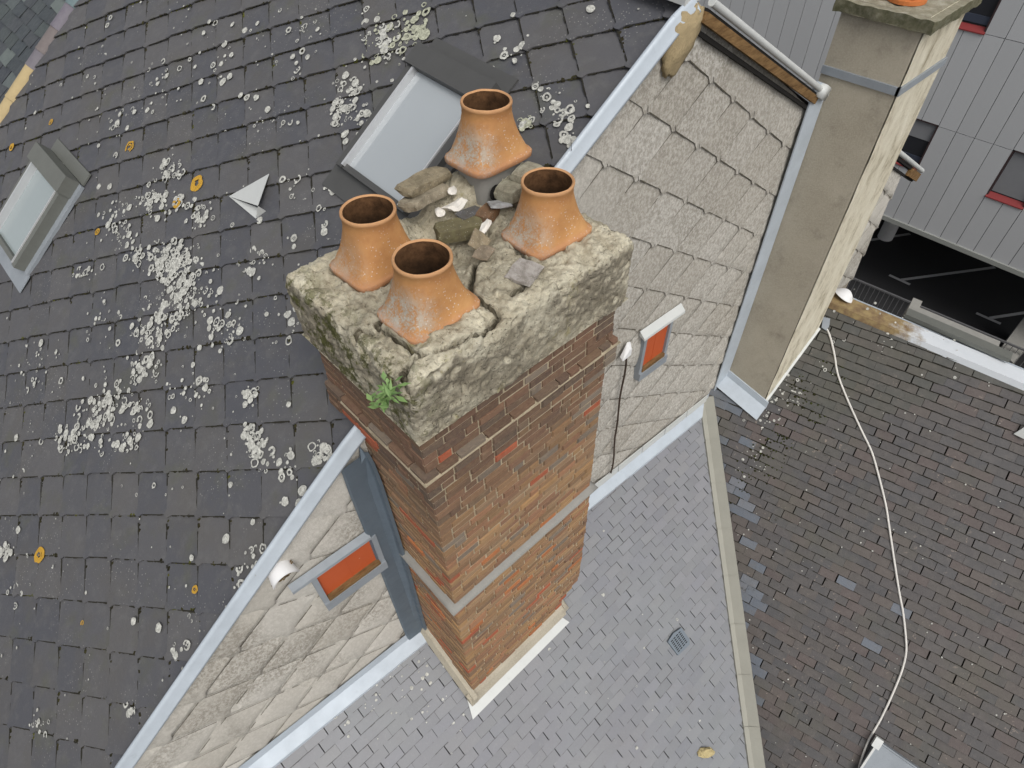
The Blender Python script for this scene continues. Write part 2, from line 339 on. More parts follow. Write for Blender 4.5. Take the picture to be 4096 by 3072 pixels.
# ------------------------------------------------------------------ slated surfaces
class Frame:
    def __init__(s, O, U, V, N): s.O, s.U, s.V, s.N = Vector(O), Vector(U).normalized(), Vector(V).normalized(), Vector(N).normalized()
    def P(s, u, v, h=0.0): return s.O+s.U*u+s.V*v+s.N*h
    def uv(s, p): d = Vector(p)-s.O; return (d.dot(s.U), d.dot(s.V))
def slab(mb, P, poly, top, th, c, pillow=0.0, m=0, edge=.55):     # top(u,v) = height of the upper face
    n = len(poly)
    if n < 3: return
    bot = [P(u, v, top(u, v)-th) for u, v in poly]; up = [P(u, v, top(u, v)) for u, v in poly]
    i = len(mb.v); mb.v += bot+up
    for k in range(n):
        mb.f.append((i+k, i+(k+1) % n, i+n+(k+1) % n, i+n+k)); mb.c.append(tuple(edge*q for q in c)); mb.m.append(m)  # butt faces darkened: seam shade put into the colour
    if pillow:
        cu = sum(p[0] for p in poly)/n; cv = sum(p[1] for p in poly)/n
        rings = []
        for f_, q in ((0, 0), (.22, .55), (.5, .88)):               # domed face
            rings.append(len(mb.v)); mb.v += [P(u+(cu-u)*f_, v+(cv-v)*f_, top(u+(cu-u)*f_, v+(cv-v)*f_)+pillow*q) for u, v in poly]
        j = len(mb.v); mb.v.append(P(cu, cv, top(cu, cv)+pillow)); f0_ = len(mb.f)
        for a_, b_ in zip(rings[:-1], rings[1:]):
            for k in range(n): mb.f.append((a_+k, a_+(k+1) % n, b_+(k+1) % n, b_+k))
        for k in range(n): mb.f.append((rings[-1]+k, rings[-1]+(k+1) % n, j))
        for q in range(f0_, len(mb.f)): mb.sm[q] = 1; mb.c.append(c); mb.m.append(m)
    else: mb.f.append(tuple(range(i+n, i+2*n))); mb.c.append(c); mb.m.append(m)
def seam(mb, P, a, b, out_, w, h, c, skip=.25, n=4, m=0):            # broken dark line at a slate's foot: shade painted in, mixed with moss
    for k in range(n):
        if R.random() < skip: continue
        t0, t1 = k/n, (k+1)/n; w0, w1 = w*R.uniform(.5, 1.3), w*R.uniform(.5, 1.3)
        p0, p1 = (a[0]+(b[0]-a[0])*t0, a[1]+(b[1]-a[1])*t0), (a[0]+(b[0]-a[0])*t1, a[1]+(b[1]-a[1])*t1); e = -.25
        mb.poly([P(p0[0]+out_[0]*w0*e, p0[1]+out_[1]*w0*e, h), P(p1[0]+out_[0]*w1*e, p1[1]+out_[1]*w1*e, h), P(p1[0]+out_[0]*w1, p1[1]+out_[1]*w1, h), P(p0[0]+out_[0]*w0, p0[1]+out_[1]*w0, h)], c, m)
def rects(mb, P, O, wd, ex, u0, u1, v0, v1, hps, colour, th=.007, lift=.013, jit=.004, shade_moss=None):
    """courses of rectangular slates; v runs down the slope, each slate rests on the course below"""
    r0, r1 = math.floor((v0-O[1])/ex), math.ceil((v1-O[1])/ex); k0, k1 = math.floor((u0-O[0])/wd)-1, math.ceil((u1-O[0])/wd)+1
    for r in range(r0, r1+1):
        for k in range(k0, k1):
            u = O[0]+(k+.5*(r % 2))*wd; v = O[1]+r*ex; g = wd*.013
            a, b, c_, d = [R.uniform(-jit, jit) for _ in range(4)]
            poly = [(u+g+a, v-ex*1.03), (u+wd-g+b, v-ex*1.03), (u+wd-g+b, v+c_), (u+g+a, v+d)]
            poly = clip(poly, hps)
            if not poly: continue
            cc = colour(r, k, u, v)
            if cc is None: continue
            l2 = lift*R.uniform(.8, 1.25); tw = R.uniform(-.002, .002)
            slab(mb, P, poly, lambda a, b, l2=l2, v=v, tw=tw, u=u: l2*(1-(v-b)/(ex*1.25))+tw*(a-u)/wd+.002, th, cc)
            if shade_moss and clip([(u, v), (u+wd, v), (u+wd, v+.03)], hps) and clip([(u+.001, v), (u, v), (u, v+.03)], hps) and clip([(u+wd, v), (u+wd-.001, v), (u+wd, v+.03)], hps):
                seam(mb, P, (u, v), (u+wd, v), (0, 1), shade_moss[0], lift*.2+.0065, shade_moss[1], shade_moss[2], 4, 1)
def diamonds(mb, P, O, du, dv, u0, u1, v0, v1, hps, colour, tipw, th, lift, pillow=0.0, skip=None, tips=None, shade_moss=None):
    """diamond slates; du = spacing of tips along a row, dv = spacing of rows, v runs down"""
    for r in range(math.floor((v0-O[1])/dv)-1, math.ceil((v1-O[1])/dv)+3):
        for k in range(math.floor((u0-O[0])/du)-2, math.ceil((u1-O[0])/du)+2):
            rr = random.Random(r*1009+k*9176+5); u = O[0]+(k+.5*(r % 2))*du+rr.uniform(-.006, .006); v = O[1]+r*dv+rr.uniform(-.006, .006); hw = du*.515; tl = tipw
            f = dv/(du*.5)
            sh = .09*dv; poly = [(u-tl, v-tl*f-sh), (u-tl*.5, v-sh*.25), (u+tl*.3, v), (u+tl*.8, v-sh*.35), (u+tl, v-tl*f-sh), (u+hw, v-hw*f-sh), (u+hw*.92, v-hw*f-sh-.05*dv), (u+.05, v-2.3*dv), (u-.05, v-2.3*dv), (u-hw*.92, v-hw*f-sh-.05*dv), (u-hw, v-hw*f-sh)]
            if skip and skip(u, v): continue
            cl = clip(poly, hps)
            if not cl: continue
            l2 = lift*rr.uniform(.8, 1.25)
            if tips is not None: tips.append((u, v, l2))
            slab(mb, P, cl, lambda a, b, v=v, l2=l2: l2*(1-(v-b)/(1.7*dv)), th, colour(u, v), (pillow(u, v) if callable(pillow) else pillow)*rr.uniform(.6, 1.3))
            if shade_moss:
                for sg in (-1, 1):
                    a_, b_ = (u+sg*tl, v-tl*f-sh), (u+sg*hw*.98, v-hw*.98*f-sh); ln = math.hypot(1, f); o_ = (sg*f/ln, 1/ln)
                    if clip([a_, (a_[0]+.01, a_[1]), (a_[0], a_[1]+.01)], hps) and clip([b_, (b_[0]+.01, b_[1]), (b_[0], b_[1]+.01)], hps):
                        seam(mb, P, a_, b_, o_, shade_moss[0] if sg > 0 else shade_moss[0]*.8, lift*.41+.004+(.5*pillow(u, v) if callable(pillow) else 0), shade_moss[1], shade_moss[2], 5, 1)

# ================================================================== the tall house
HOUSE = thing('tall_house', 'tall house whose dark diamond slate roof meets a pale shingled gable', 'house', (1.5, 5.0, -11.8))
XA = 4.06                                                         # ridge
VERGE = [(2779, 0), (2700, 79), (2600, 217), (2428.6, 450), (2287, 648), (1383.8, 1777), (1250, 1965), (877, 2500), (566, 2950), (480, 3072)]
VP = []
for p in sorted((on_g(*p) for p in VERGE), key=lambda p: p.x):
    while len(VP) > 1 and (VP[-1].x-VP[-2].x)*(p.z-VP[-2].z)-(VP[-1].z-VP[-2].z)*(p.x-VP[-2].x) >= 0: VP.pop()
    VP.append(p)
VP.reverse()
cs = math.cos(math.atan(.71)); sn = math.sin(math.atan(.71))
def bigP(h, s, e=0.0):                                            # h along the courses (y), s down the slope from the ridge
    x = XA-s*cs; z = big_z(x, h)
    return Vector((x-sn*e, h, z+cs*e))
def big_hs(p): return (p.y, (XA-p.x)/cs)
hn, snode = big_hs(on_big(876, 539))
edge = [(p.y+.03, (XA-p.x)/cs) for p in VP]
e0, e1 = (gy(XA)+.03, 0), (gy(-4)+.03, (XA+4)/cs)
hp_big = [(-(e1[1]-e0[1]), (e1[0]-e0[0]), -(e1[1]-e0[1])*e0[0]+(e1[0]-e0[0])*e0[1]), (0, -1, 0.0), (1, 0, 9.72), (0, 1, (XA+4)/cs)]
mb = MB(); tips = []
diamonds(mb, bigP, (hn, snode), .539, .2165, 2.4, 9.9, 0, 9.2, hp_big, lambda u, v: (1, 1, 1), .038, .012, .028, 0, None, tips, (.012, (.03, .028, .022), .22))
mb.quad_grid([[bigP(h, s, -.03) for h in (gy(XA-s*cs)+.04, 9.7)] for s in [k*.5 for k in range(0, 21)]])   # boarding under the slates
ROOF = mb.build('roof', [M['slate'], M['dark_tone']], HOUSE)
tag(ROOF, 'dark slate roof slope of diamond slates spotted with white lichen')
mb = MB()                                                         # the other slope, turned away from the camera, and the walls
mb.quad_grid([[Vector((XA, y, -1.50+.055*(y-2.6))), Vector((10.6, y-.2, -5.3+.055*(y-2.6)))] for y in (gy(XA)+.03, 9.7)], flip=True)
mb.build('roof', M['slate'], HOUSE)
mb = MB()
mb.prism([(-4.2, 2.93, -11.8), (10.2, 2.42, -11.8), (10.2, 9.6, -11.8), (-4.2, 9.6, -11.8)], [(-4.2, 2.93, -8.0), (10.2, 2.42, -5.3), (10.2, 9.6, -5.3), (-4.2, 9.6, -8.0)])
mb.build('wall', M['inner'], HOUSE)

# lichen and moss crusts on the big roof
def crust(mb, P, u, v, r, ring, h=.024, asp=1.0, m=0, open_=0.0):
    n = max(7, int(10+r*90)); ph = R.uniform(0, 7); seed = R.uniform(0, 99)
    rad = [r*(1+.28*noise.noise(Vector((math.cos(2*math.pi*k/n)*1.3+seed, math.sin(2*math.pi*k/n)*1.3, seed)))) for k in range(n)]
    pt = lambda q, f: P(u+rad[q]*f*math.cos(2*math.pi*q/n), v+rad[q]*f*asp*math.sin(2*math.pi*q/n), h)
    if ring:
        w = R.uniform(.4, .72); stop = n-int(n*open_)
        k0 = int(ph) % n
        for k in range(stop):
            a, b = (k+k0) % n, (k+k0+1) % n
            mb.poly([pt(a, w), pt(a, 1), pt(b, 1), pt(b, w)], m=m)
        if R.random() < .4: mb.poly([P(u+r*.25*math.cos(q), v+r*.25*math.sin(q), h) for q in (0, 1.3, 2.6, 3.9, 5.2)], m=m)
    else: mb.poly([pt(k, 1) for k in range(n)], m=m)
mb = MB()
S = 4096/2212
CL = [(905, 55, 24, 17, 2), (880, 85, 20, 12, 2), (830, 110, 42, 60, 1), (850, 75, 40, 25, 1), (760, 195, 34, 45, 0), (790, 255, 34, 40, 0), (745, 245, 28, 30, 0), (900, 75, 22, 12, 2),
    (385, 575, 40, 160, 0), (400, 640, 45, 120, 0), (350, 560, 26, 50, 0), (365, 690, 40, 70, 0), (300, 555, 20, 25, 0), (375, 370, 26, 40, 0), (365, 435, 30, 40, 0), (440, 470, 20, 45, 0), (255, 470, 26, 35, 0), (325, 440, 24, 35, 0),
    (180, 590, 20, 16, 0), (270, 520, 25, 25, 0), (320, 720, 30, 40, 0), (315, 800, 30, 50, 0), (245, 870, 36, 75, 0), (200, 930, 46, 85, 0), (150, 950, 26, 40, 0), (300, 880, 25, 30, 0), (290, 950, 22, 26, 0), (560, 960, 22, 34, 0), (545, 930, 16, 12, 0),
    (470, 720, 40, 25, 0), (500, 690, 40, 25, 0), (420, 840, 45, 30, 0), (640, 690, 40, 20, 0), (540, 850, 25, 12, 0), (1140, 268, 14, 16, 1), (1170, 200, 16, 10, 0), (1100, 130, 30, 12, 0), (560, 570, 30, 16, 0), (230, 700, 40, 22, 0),
    (620, 1010, 40, 22, 0), (700, 980, 20, 30, 0), (660, 1090, 40, 18, 0), (20, 1190, 14, 30, 0), (70, 820, 35, 14, 0), (95, 760, 30, 14, 0), (560, 250, 60, 26, 0), (340, 200, 60, 30, 0), (250, 270, 40, 18, 0), (460, 120, 60, 25, 0), (650, 90, 60, 28, 0), (640, 410, 30, 10, 0), (700, 420, 30, 10, 0),
    (1210, 250, 30, 30, 0), (1240, 320, 25, 30, 0), (560, 1230, 50, 30, 0), (620, 1330, 50, 30, 0), (90, 1560, 20, 14, 0), (290, 1530, 14, 10, 0), (400, 1400, 60, 16, 0), (700, 1180, 30, 20, 0)]
for x, y, sp, n, ty in CL:
    for _ in range(n):
        p = on_big((x+R.gauss(0, sp*.62))*S, (y+R.gauss(0, sp*.62))*S); u, v = big_hs(p)
        if clip([(u, v), (u+.01, v), (u, v+.01)], hp_big) == []: continue
        r = R.choice([.007, .009, .012, .014, .018, .022, .028, .036])
        if ty == 2: r *= 1.4
        crust(mb, bigP, u, v, r, R.random() < .48 and r > .011, .024+R.uniform(0, .004), R.uniform(.85, 1.2), 1 if (ty == 2 or (ty == 1 and R.random() < .4)) else 0, R.choice([0, 0, .25, .4]))
for _ in range(800):
    u, v = R.uniform(2.7, 9.6), R.uniform(.1, 8.4)
    if noise.noise(Vector((u*1.1, v*1.1, 3))) < -.1 or clip([(u, v), (u+.01, v), (u, v+.01)], hp_big) == []: continue
    r = R.choice([.005, .005, .006, .008, .008, .010, .012, .016, .024, .034]); crust(mb, bigP, u, v, r, R.random() < .5 and r > .009, .024, 1, 0, R.choice([0, 0, .3]))
for x, y, r in [(430, 400, .075), (387, 440, .05), (285, 320, .06), (30, 320, .045), (115, 266, .035), (71, 385, .028), (91, 1199, .07), (427, 1273, .03), (215, 503, .035), (184, 1345, .02)]:
    u, v = big_hs(on_big(x*S, y*S)); crust(mb, bigP, u, v, r, True, .025, 1.1, 2, R.choice([0, .2])); crust(mb, bigP, u, v, r*.55, True, .0255, 1.1, 2, .3)
tag(mb.build('lichen', [M['lichen'], M['lichen_y'], M['lichen_o']], ROOF), 'crusts of pale round lichen on the dark slates', kind='stuff')
OCT = [(1, 0, 0), (.5, .87, 0), (-.5, .87, 0), (-1, 0, 0), (-.5, -.87, 0), (.5, -.87, 0), (.55, .3, .75), (-.1, .62, .75), (-.6, -.1, .75), (.1, -.6, .75), (0, 0, 1)]
OCF = [(0, 1, 6), (1, 7, 6), (1, 2, 7), (2, 8, 7), (2, 3, 8), (3, 4, 8), (4, 9, 8), (4, 5, 9), (5, 0, 9), (0, 6, 9), (6, 7, 10), (7, 8, 10), (8, 9, 10), (9, 6, 10)]
def clump(mb, P, u, v, h, r, c):
    i = len(mb.v); sx, sy, sz = r*R.uniform(.7, 1.3), r*R.uniform(.7, 1.3), r*R.uniform(.35, .7); a = R.uniform(0, 6)
    for x, y, z in OCT: mb.v.append(P(u+sx*(x*math.cos(a)-y*math.sin(a)), v+sy*(x*math.sin(a)+y*math.cos(a)), h+z*sz))
    for f in OCF: mb.f.append(tuple(i+k for k in f)); mb.c.append(c); mb.m.append(0)
mb = MB()
for u, v, l2 in tips:
    if v > 8.6: continue
    for sgn in (-1, 1):
        dens = noise.noise(Vector((u*.8, v*.8, 9+sgn)))+ (.38 if sgn < 0 else .34)+R.uniform(-.25, .2) - (.35 if (v < 3.2 and u < 4.6) else 0)
        if dens < .05: continue
        green = R.random() < .16
        for k in range(int(4+dens*26)):
            t_ = R.uniform(.08, 1); cu, cv = u+sgn*.27*t_, v-.2165*t_
            if clip([(cu, cv), (cu+.01, cv), (cu, cv+.01)], hp_big) == [] or cu > 9.6: continue
            g = green and R.random() < .6
            clump(mb, bigP, cu, cv-.028, .006, R.choice([.009, .012, .015, .020 if dens > .2 else .013]), (.11, .115, .02) if g else R.choice([(.028, .023, .014), (.04, .034, .018), (.055, .05, .022), (.02, .018, .012)]))
tag(mb.build('moss', M['moss'], ROOF, True), 'dark moss growing along the slate edges', kind='stuff')

# verge flashing down the left rake
mb = MB()
for k in range(len(VP)-1):
    a, b = VP[k], VP[k+1]; d = (b-a).normalized(); up = Vector((0, 0, 1)); up = (up-d*up.dot(d)).normalized(); o = GN
    prof = lambda p: [p-o*.03-up*.02, p-o*.028+up*.022, p-o*.014+up*.034, p+o*.006+up*.026, p+o*.012+up*.004, p+o*.042-up*.055, p+o*.05-up*.068, p+o*.02-up*.068]
    mb.quad_grid([prof(a), prof(b+d*.004)], flip=True)
mb.build('verge_flashing', M['zinc'], HOUSE, True)
mb = MB(); a, b = Vector((3.35, gy(3.3)+.05, -1.78)), Vector((XA, gy(XA), big_z(XA, 2.6)+.06))
mb.bar(b+Vector((0, .0, .01)), b+Vector((0, 7.0, .40)), Vector((.13, 0, 0)), Vector((0, 0, .03))); mb.build('ridge_capping', M['lead'], HOUSE)
# right rake: barge board and white roll
ra, rb = on_g(2815, 5), on_g(3262, 357)
d = (rb-ra).normalized(); up = Vector((0, 0, 1)); up = (up-d*up.dot(d)).normalized(); end = ra+d*7.6
mb = MB(); mb.bar(ra+GN*.05-up*.085, rb+GN*.05-up*.085, GN*.02, up*.034); mb.build('barge_board', M['wood'], HOUSE)
mb = MB(); mb.bar(ra+d*7.0+GN*.05-up*.10, end+GN*.05-up*.10, GN*.03, up*.06); mb.build('barge_board', M['wood'], HOUSE)
mb = MB(); mb.bar(ra+GN*.0-up*.17, end+GN*.0-up*.17, GN*.03, up*.015); mb.bar(ra+GN*.005-up*.05, end+GN*.005-up*.05, GN*.05, up*.02); mb.build('verge_gap_shade', M['dark'], HOUSE)  # black bars stand in for the gap and the shadow under the board
mb = MB(); mb.tube([ra+GN*.06+up*.01, rb+GN*.06+up*.01], .028, 10); mb.tube([rb+GN*.06+up*.01, end+GN*.06+up*.01], .035, 10)
mb.bar(rb+GN*.05-d*.06, rb+GN*.05+d*.08, GN*.06, up*.06); mb.build('verge_roll', M['lead'], HOUSE, True)
mb = MB(); mb.quad_grid([[p+GN*.05+up*.005, p-GN*.6+up*.03] for p in (ra+d*6.9, end)]); mb.build('verge_flashing', M['lead'], HOUSE)

# gable cladding
GF = Frame((0, G0, 0), GU, (0, 0, -1), GN)
GP = lambda u, v, e=0.0: GF.P(u, v, e-.022)
gt = on_g(2653.6, 772); gO = GF.uv(gt)
ap = on_g(2790, 8)
def zlg(x): return .7*gy(x)-8.79
def gcl(u0, u1, hps):
    curl = lambda u, v: .003+.026*max(0, min(1, (v-3.6)/1.6))*(1 if u > 1.2 else 1.25)
    diamonds(mb, GP, gO, .756, .262, u0, u1, .9, 8.8, hps, lambda u, v: (1, 1, 1), .06, .010, .026, curl, None, gtips, (.008, (.13, .115, .09), .12))
mb = MB(); gtips = []
low = lambda x: (x, -zlg(x)+.03)
vl = [GF.uv(p) for p in VP]; pr0, pr1 = GF.uv(ra-up*.15), GF.uv(rb-up*.15)
tw_ = (6.26-pr0[0])/(pr1[0]-pr0[0])
gp = [(u, v-.01) for u, v in vl[::-1]]+[(6.26, pr0[1]+(pr1[1]-pr0[1])*tw_), (6.26, 7.02), (vl[-1][0], 7.02)]
gcl(vl[-1][0]-.3, 6.4, halfplanes(gp))
e2 = GF.uv(end-up*.15)
hps = [(-1, 0, -7.30), (1, 0, e2[0]-.55)]+halfplanes([(pr1[0], pr1[1]), (e2[0], e2[1]), (e2[0], 9), (pr1[0], 9)])+[(0, 1, 7.02)]
gcl(7.0, 11, hps)
GAB = mb.build('gable_cladding', [M['fibre'], M['dark_tone']], HOUSE)
tag(GAB, 'pale grey diamond shingles hung on the gable')
mb = MB()
for u, v, l2 in gtips:
    if u < .9 or R.random() < .25: continue
    mb.bar(GF.P(u+.004, v-.075, -.004), GF.P(u-.002, v-.006, .012), GU*.0025, Vector((0, 0, .002)))
tag(mb.build('slate_hook', M['dark'], GAB), kind='stuff')
mb = MB(); top = [p+Vector((0, .04, -.05)) for p in VP]+[ra+Vector((.1, .04, -.2)), rb+Vector((0, .04, -.2)), end+Vector((-.55, .04, -.2))]
top.sort(key=lambda p: p.x)
mb.quad_grid([[Vector((p.x, gy(p.x)+.06, -8.2)) for p in top], [Vector((p.x, gy(p.x)+.06, p.z)) for p in top]])
mb.build('wall', M['dark'], HOUSE)
# gable windows
def gquad(mb, pts, o0, o1, c=(1, 1, 1), m=0): mb.prism([p+GN*o0 for p in pts], [p+GN*o1 for p in pts], c, m)
def gwin(name, u0, u1, zt, zb, ul, ur, lab, lint, q_=1.0):
    P = lambda u, z: GF.P(u, -z)
    f = MB()
    for a, b, c_, d_ in ((u0-.045, u0, zt, zb), (u1, u1+.045, zt, zb)): gquad(f, [P(a, d_), P(b, d_), P(b, c_), P(a, c_)], -.05, .062)
    gquad(f, [P(u0-.045, zb-.11), P(u1+.045, zb-.11), P(u1+.045, zb), P(u0-.045, zb)], -.05, .085)
    o = f.build('window', M['zinc_mid'], HOUSE); tag(o, lab)
    s = MB(); gquad(s, [P(u0, zb), P(u1, zb), P(u1, zt), P(u0, zt)], .016, .034)
    gquad(s, [P((u0+u1)/2-.006, zb), P((u0+u1)/2+.006, zb), P((u0+u1)/2+.006, zt), P((u0+u1)/2-.006, zt)], .0, .037)
    s.build('shutter', M['orange'], o)
    l = MB(); zt2 = zt+.0
    l.prism([P(ul, zt2+.03)+GN*.02, P(ur, zt2+.03)+GN*.02, P(ur, zt2+.03+.06*q_)+GN*.02, P(ul, zt2+.03+.06*q_)+GN*.02], [P(ul, zt2+.0)+GN*.095*q_, P(ur, zt2+.0)+GN*.095*q_, P(ur, zt2+.028)+GN*.09*q_, P(ul, zt2+.028)+GN*.09*q_])
    l.build('lintel', lint, o, False)
    q = MB(); gquad(q, [P(u0, zb), P(u1, zb), P(u1, zb+.045), P(u0, zb+.045)], .034, .075); q.build('sill', M['wood'], o)
gwin('window', 4.17, 4.54, -4.50, -5.05, 4.07, 4.72, 'small gable window with orange shutter under a pale metal hood', M['lead'])
gwin('window', .30, .80, -4.60, -5.03, .10, .80, 'wide low gable window with peeling orange shutter beside the zinc strip', M['zinc_mid'], .75)
# flashings at the foot of the gable and beside the chimney
mb = MB()
def foot(x0, x1, n=12):
    xs = [x0+(x1-x0)*k/n for k in range(n+1)]
    rows = []
    for x in xs:
        g = Vector((x, gy(x), 0)); z = zlg(x)
        rows.append([g+GN*.030+Vector((0, 0, z+.16)), g+GN*.036+Vector((0, 0, z+.03)), Vector((x, g.y-.15, .7*(g.y-.15)-8.79+.045)), Vector((x, g.y-.155, .7*(g.y-.155)-8.79+.01))])
    mb.quad_grid(rows, flip=True)
foot(-3.0, 1.02); foot(2.4, 6.03)
mb.build('foot_flashing', M['zinc'], HOUSE)
mb = MB()
for k in range(7):
    x0, x1 = 2.7+k*.47, 2.7+k*.47+.455; g0, g1 = Vector((x0, gy(x0), zlg(x0))), Vector((x1, gy(x1), zlg(x1)))
    mb.prism([g0+GN*.032+Vector((0, 0, .05)), g1+GN*.032+Vector((0, 0, .05)), g1+GN*.03+Vector((0, 0, .17)), g0+GN*.03+Vector((0, 0, .17))], [g0+GN*.05+Vector((0, 0, .04)), g1+GN*.046+Vector((0, 0, .04)), g1+GN*.042+Vector((0, 0, .17)), g0+GN*.042+Vector((0, 0, .17))])
mb.build('cover_flashing', M['lead'], HOUSE)
mb = MB(); zt0, zb0 = -3.50, -6.92
rows = []
for z, uL, yR in [(-3.62, .79, 2.66), (-3.70, .79, 2.61), (-3.95, .785, 2.575), (-4.6, .79, 2.565), (-5.6, .79, 2.575), (-6.55, .79, 2.60), (-6.92, .80, 2.60)]:
    rows.append([Vector((uL-.012, gy(uL)-.028, z)), Vector((uL, gy(uL)-.05, z)), Vector((.925, gy(.92)-.052, z+.02)), Vector((.968, yR+.04, z+.06)), Vector((.975, yR, z+.02)), Vector((1.0, yR-.004, z))])
mb.quad_grid(rows, flip=True); CF = mb.build('corner_flashing', M['zinc_dark'], HOUSE)
# long pale vent hood with nest
hc = on_g(1118, 2275)
VH = MB(); rows = []
for k in range(8):
    dpt = .006+.10*k/7; rr = .11*(1-.15*(1-k/7))
    rows.append([hc+GN*dpt+GU*(rr*math.cos(a))+Vector((0, 0, rr*math.sin(a)-.05*k/7)) for a in [math.radians(12+q*13) for q in range(13)]])
VH.quad_grid(rows); VH.quad_grid([[p*1.0 for p in r] for r in [[hc+GN*.02+GU*(.095*math.cos(a))+Vector((0, 0, .095*math.sin(a)-.02)) for a in [math.radians(12+q*13) for q in range(13)]], [hc+GN*.10+GU*(.10*math.cos(a))+Vector((0, 0, .10*math.sin(a)-.06)) for a in [math.radians(12+q*13) for q in range(13)]]]], flip=True)
tag(VH.build('vent_hood', M['white'], HOUSE, True), 'white half-round vent hood on the gable')
NB = MB()
for k in range(90):
    a = R.uniform(0, 6.28); p = hc+GN*R.uniform(.02, .07)+GU*R.uniform(-.07, .07)+Vector((0, 0, R.uniform(-.05, .03))); q = p+GU*R.uniform(-.05, .05)+GN*R.uniform(-.01, .02)+Vector((0, 0, R.uniform(-.03, .03)))
    NB.tube([p, (p+q)/2+GN*.008, q], .005, 4)
tag(NB.build('bird_nest', M['nest'], None, False, hc), 'dry straw bird nest stuffed under the white vent hood', 'nest')

# skylights
def skylight(x0, x1, y0, y1, fr, gl, lab, hgt=.11):
    c = Vector((0, 0, 0)); s0, s1 = (XA-x1)/cs, (XA-x0)/cs
    P = bigP
    def bx(mb, h0, h1, sa, sb, ea, eb): mb.prism([P(h0, sa, ea), P(h1, sa, ea), P(h1, sb, ea), P(h0, sb, ea)], [P(h0, sa, eb), P(h1, sa, eb), P(h1, sb, eb), P(h0, sb, eb)])
    f = MB()
    bx(f, y0, y0+.075, s0, s1, .0, hgt); bx(f, y1-.075, y1, s0, s1, .0, hgt); bx(f, y0+.075, y1-.075, s1-.05, s1, .0, hgt*.85); bx(f, y0+.075, y1-.075, s0+.05, s0+.08, 0, hgt)
    o = f.build('skylight', fr, HOUSE); tag(o, lab)
    cw = MB(); bx(cw, y0-.015, y1+.015, s0-.06, s0+.13, hgt*.3, hgt+.035); cw.build('cowl', fr, o)
    fl = MB(); bx(fl, y0-.05, y1+.02, s0-.20, s0-.06, .018, .035); fl.build('head_flashing', fr, o)
    fl = MB(); bx(fl, y0-.09, y1+.09, s1, s1+.20, .022, .030); bx(fl, y0-.075, y0, s0-.05, s1, .018, .05); bx(fl, y1, y1+.075, s0-.05, s1, .018, .05); fl.build('side_flashing', M['zinc_mid'] if fr is M['frame_old'] else fr, o)
    g = MB(); bx(g, y0+.075, y1-.075, s0+.08, s1-.05, .03, hgt*.62); g.build('pane', gl, o)
    for a_, b_ in ((y0+.068, y0+.080), (y1-.088, y1-.066)): t_ = MB(); bx(t_, a_, b_, s0+.1, s1-.02, hgt*.6, hgt+.012); t_.build('glazing_trim', M['alu'], o)
skylight(2.16, 3.06, 3.46, 4.33, M['frame'], M['skyglass'], 'large grey framed skylight behind the clay pots')
skylight(-.14, .70, 7.38, 8.24, M['frame_old'], M['skyglass2'], 'smaller skylight with greenish grey frame near the tan ridge tiles', .15)
# folded metal roof vent
A, B, C_, D = [on_big(*p, h) for p, h in (((917, 786), .03), ((1077, 696), .03), ((1023, 874), .028), ((1032, 824), .12))]
mb = MB(); nrm = Vector((-sn, 0, cs))
mb.prism([A, D, B], [p+nrm*.004 for p in (A, D, B)]); mb.prism([A, C_, D-nrm*.085], [p+nrm*.003 for p in (A, C_, D-nrm*.085)]); mb.prism([D-nrm*.085, C_, D], [p+GN*.003 for p in (D-nrm*.085, C_, D)])
tag(mb.build('roof_vent', M['lead'], HOUSE), 'folded pale metal triangular vent on the dark slates')

# ================================================================== brick chimney
CX0, CX1, CY0, CY1 = 1.02, 2.665, 1.917, 2.98
CH = thing('brick_chimney', 'tall old brick chimney with crumbling concrete cap and four clay pots', 'chimney', (1.85, 2.4, -7.5))
def right_edge(z): return CX1 if z > -6.98 else (CX1-.27*min(1, (-6.98-z)/.22))
def pro(z):                                                       # how far a course stands proud
    if -3.34 < z < -3.13: return .045
    if z >= -3.13: return .012
    if -5.12 < z < -5.0: return .055
    if z < -5.12: return .012
    return 0.0
def brick_col(z, x):
    t_ = R.random(); hi = max(0, min(1, (z+4.4)/1.2)); lo_ = max(0, min(1, (-z-4.2)/1.6))
    a = R.choice([(.17, .105, .075), (.20, .12, .085), (.15, .10, .08), (.23, .13, .09), (.16, .12, .095)])
    b = R.choice([(.33, .20, .11), (.36, .225, .12), (.30, .185, .11), (.38, .23, .115), (.29, .16, .10), (.34, .225, .135), (.36, .19, .11)])
    c = mixc(b, mixc(a, (.10, .065, .05), .35), min(1, hi*.95+R.uniform(-.15, .25)) if hi > 0 else max(0, R.uniform(-.5, .55)))
    if t_ > .975: c = (.40, .11, .06)
    elif t_ > .945 and lo_ > .2: c = (.45, .17, .07)
    elif t_ > .91: c = (.22, .18, .145)
    return mixc(c, (.02, .02, .02), R.uniform(0, .18))
mb = MB(); CH_H = .0735; z = -2.74; r = 0
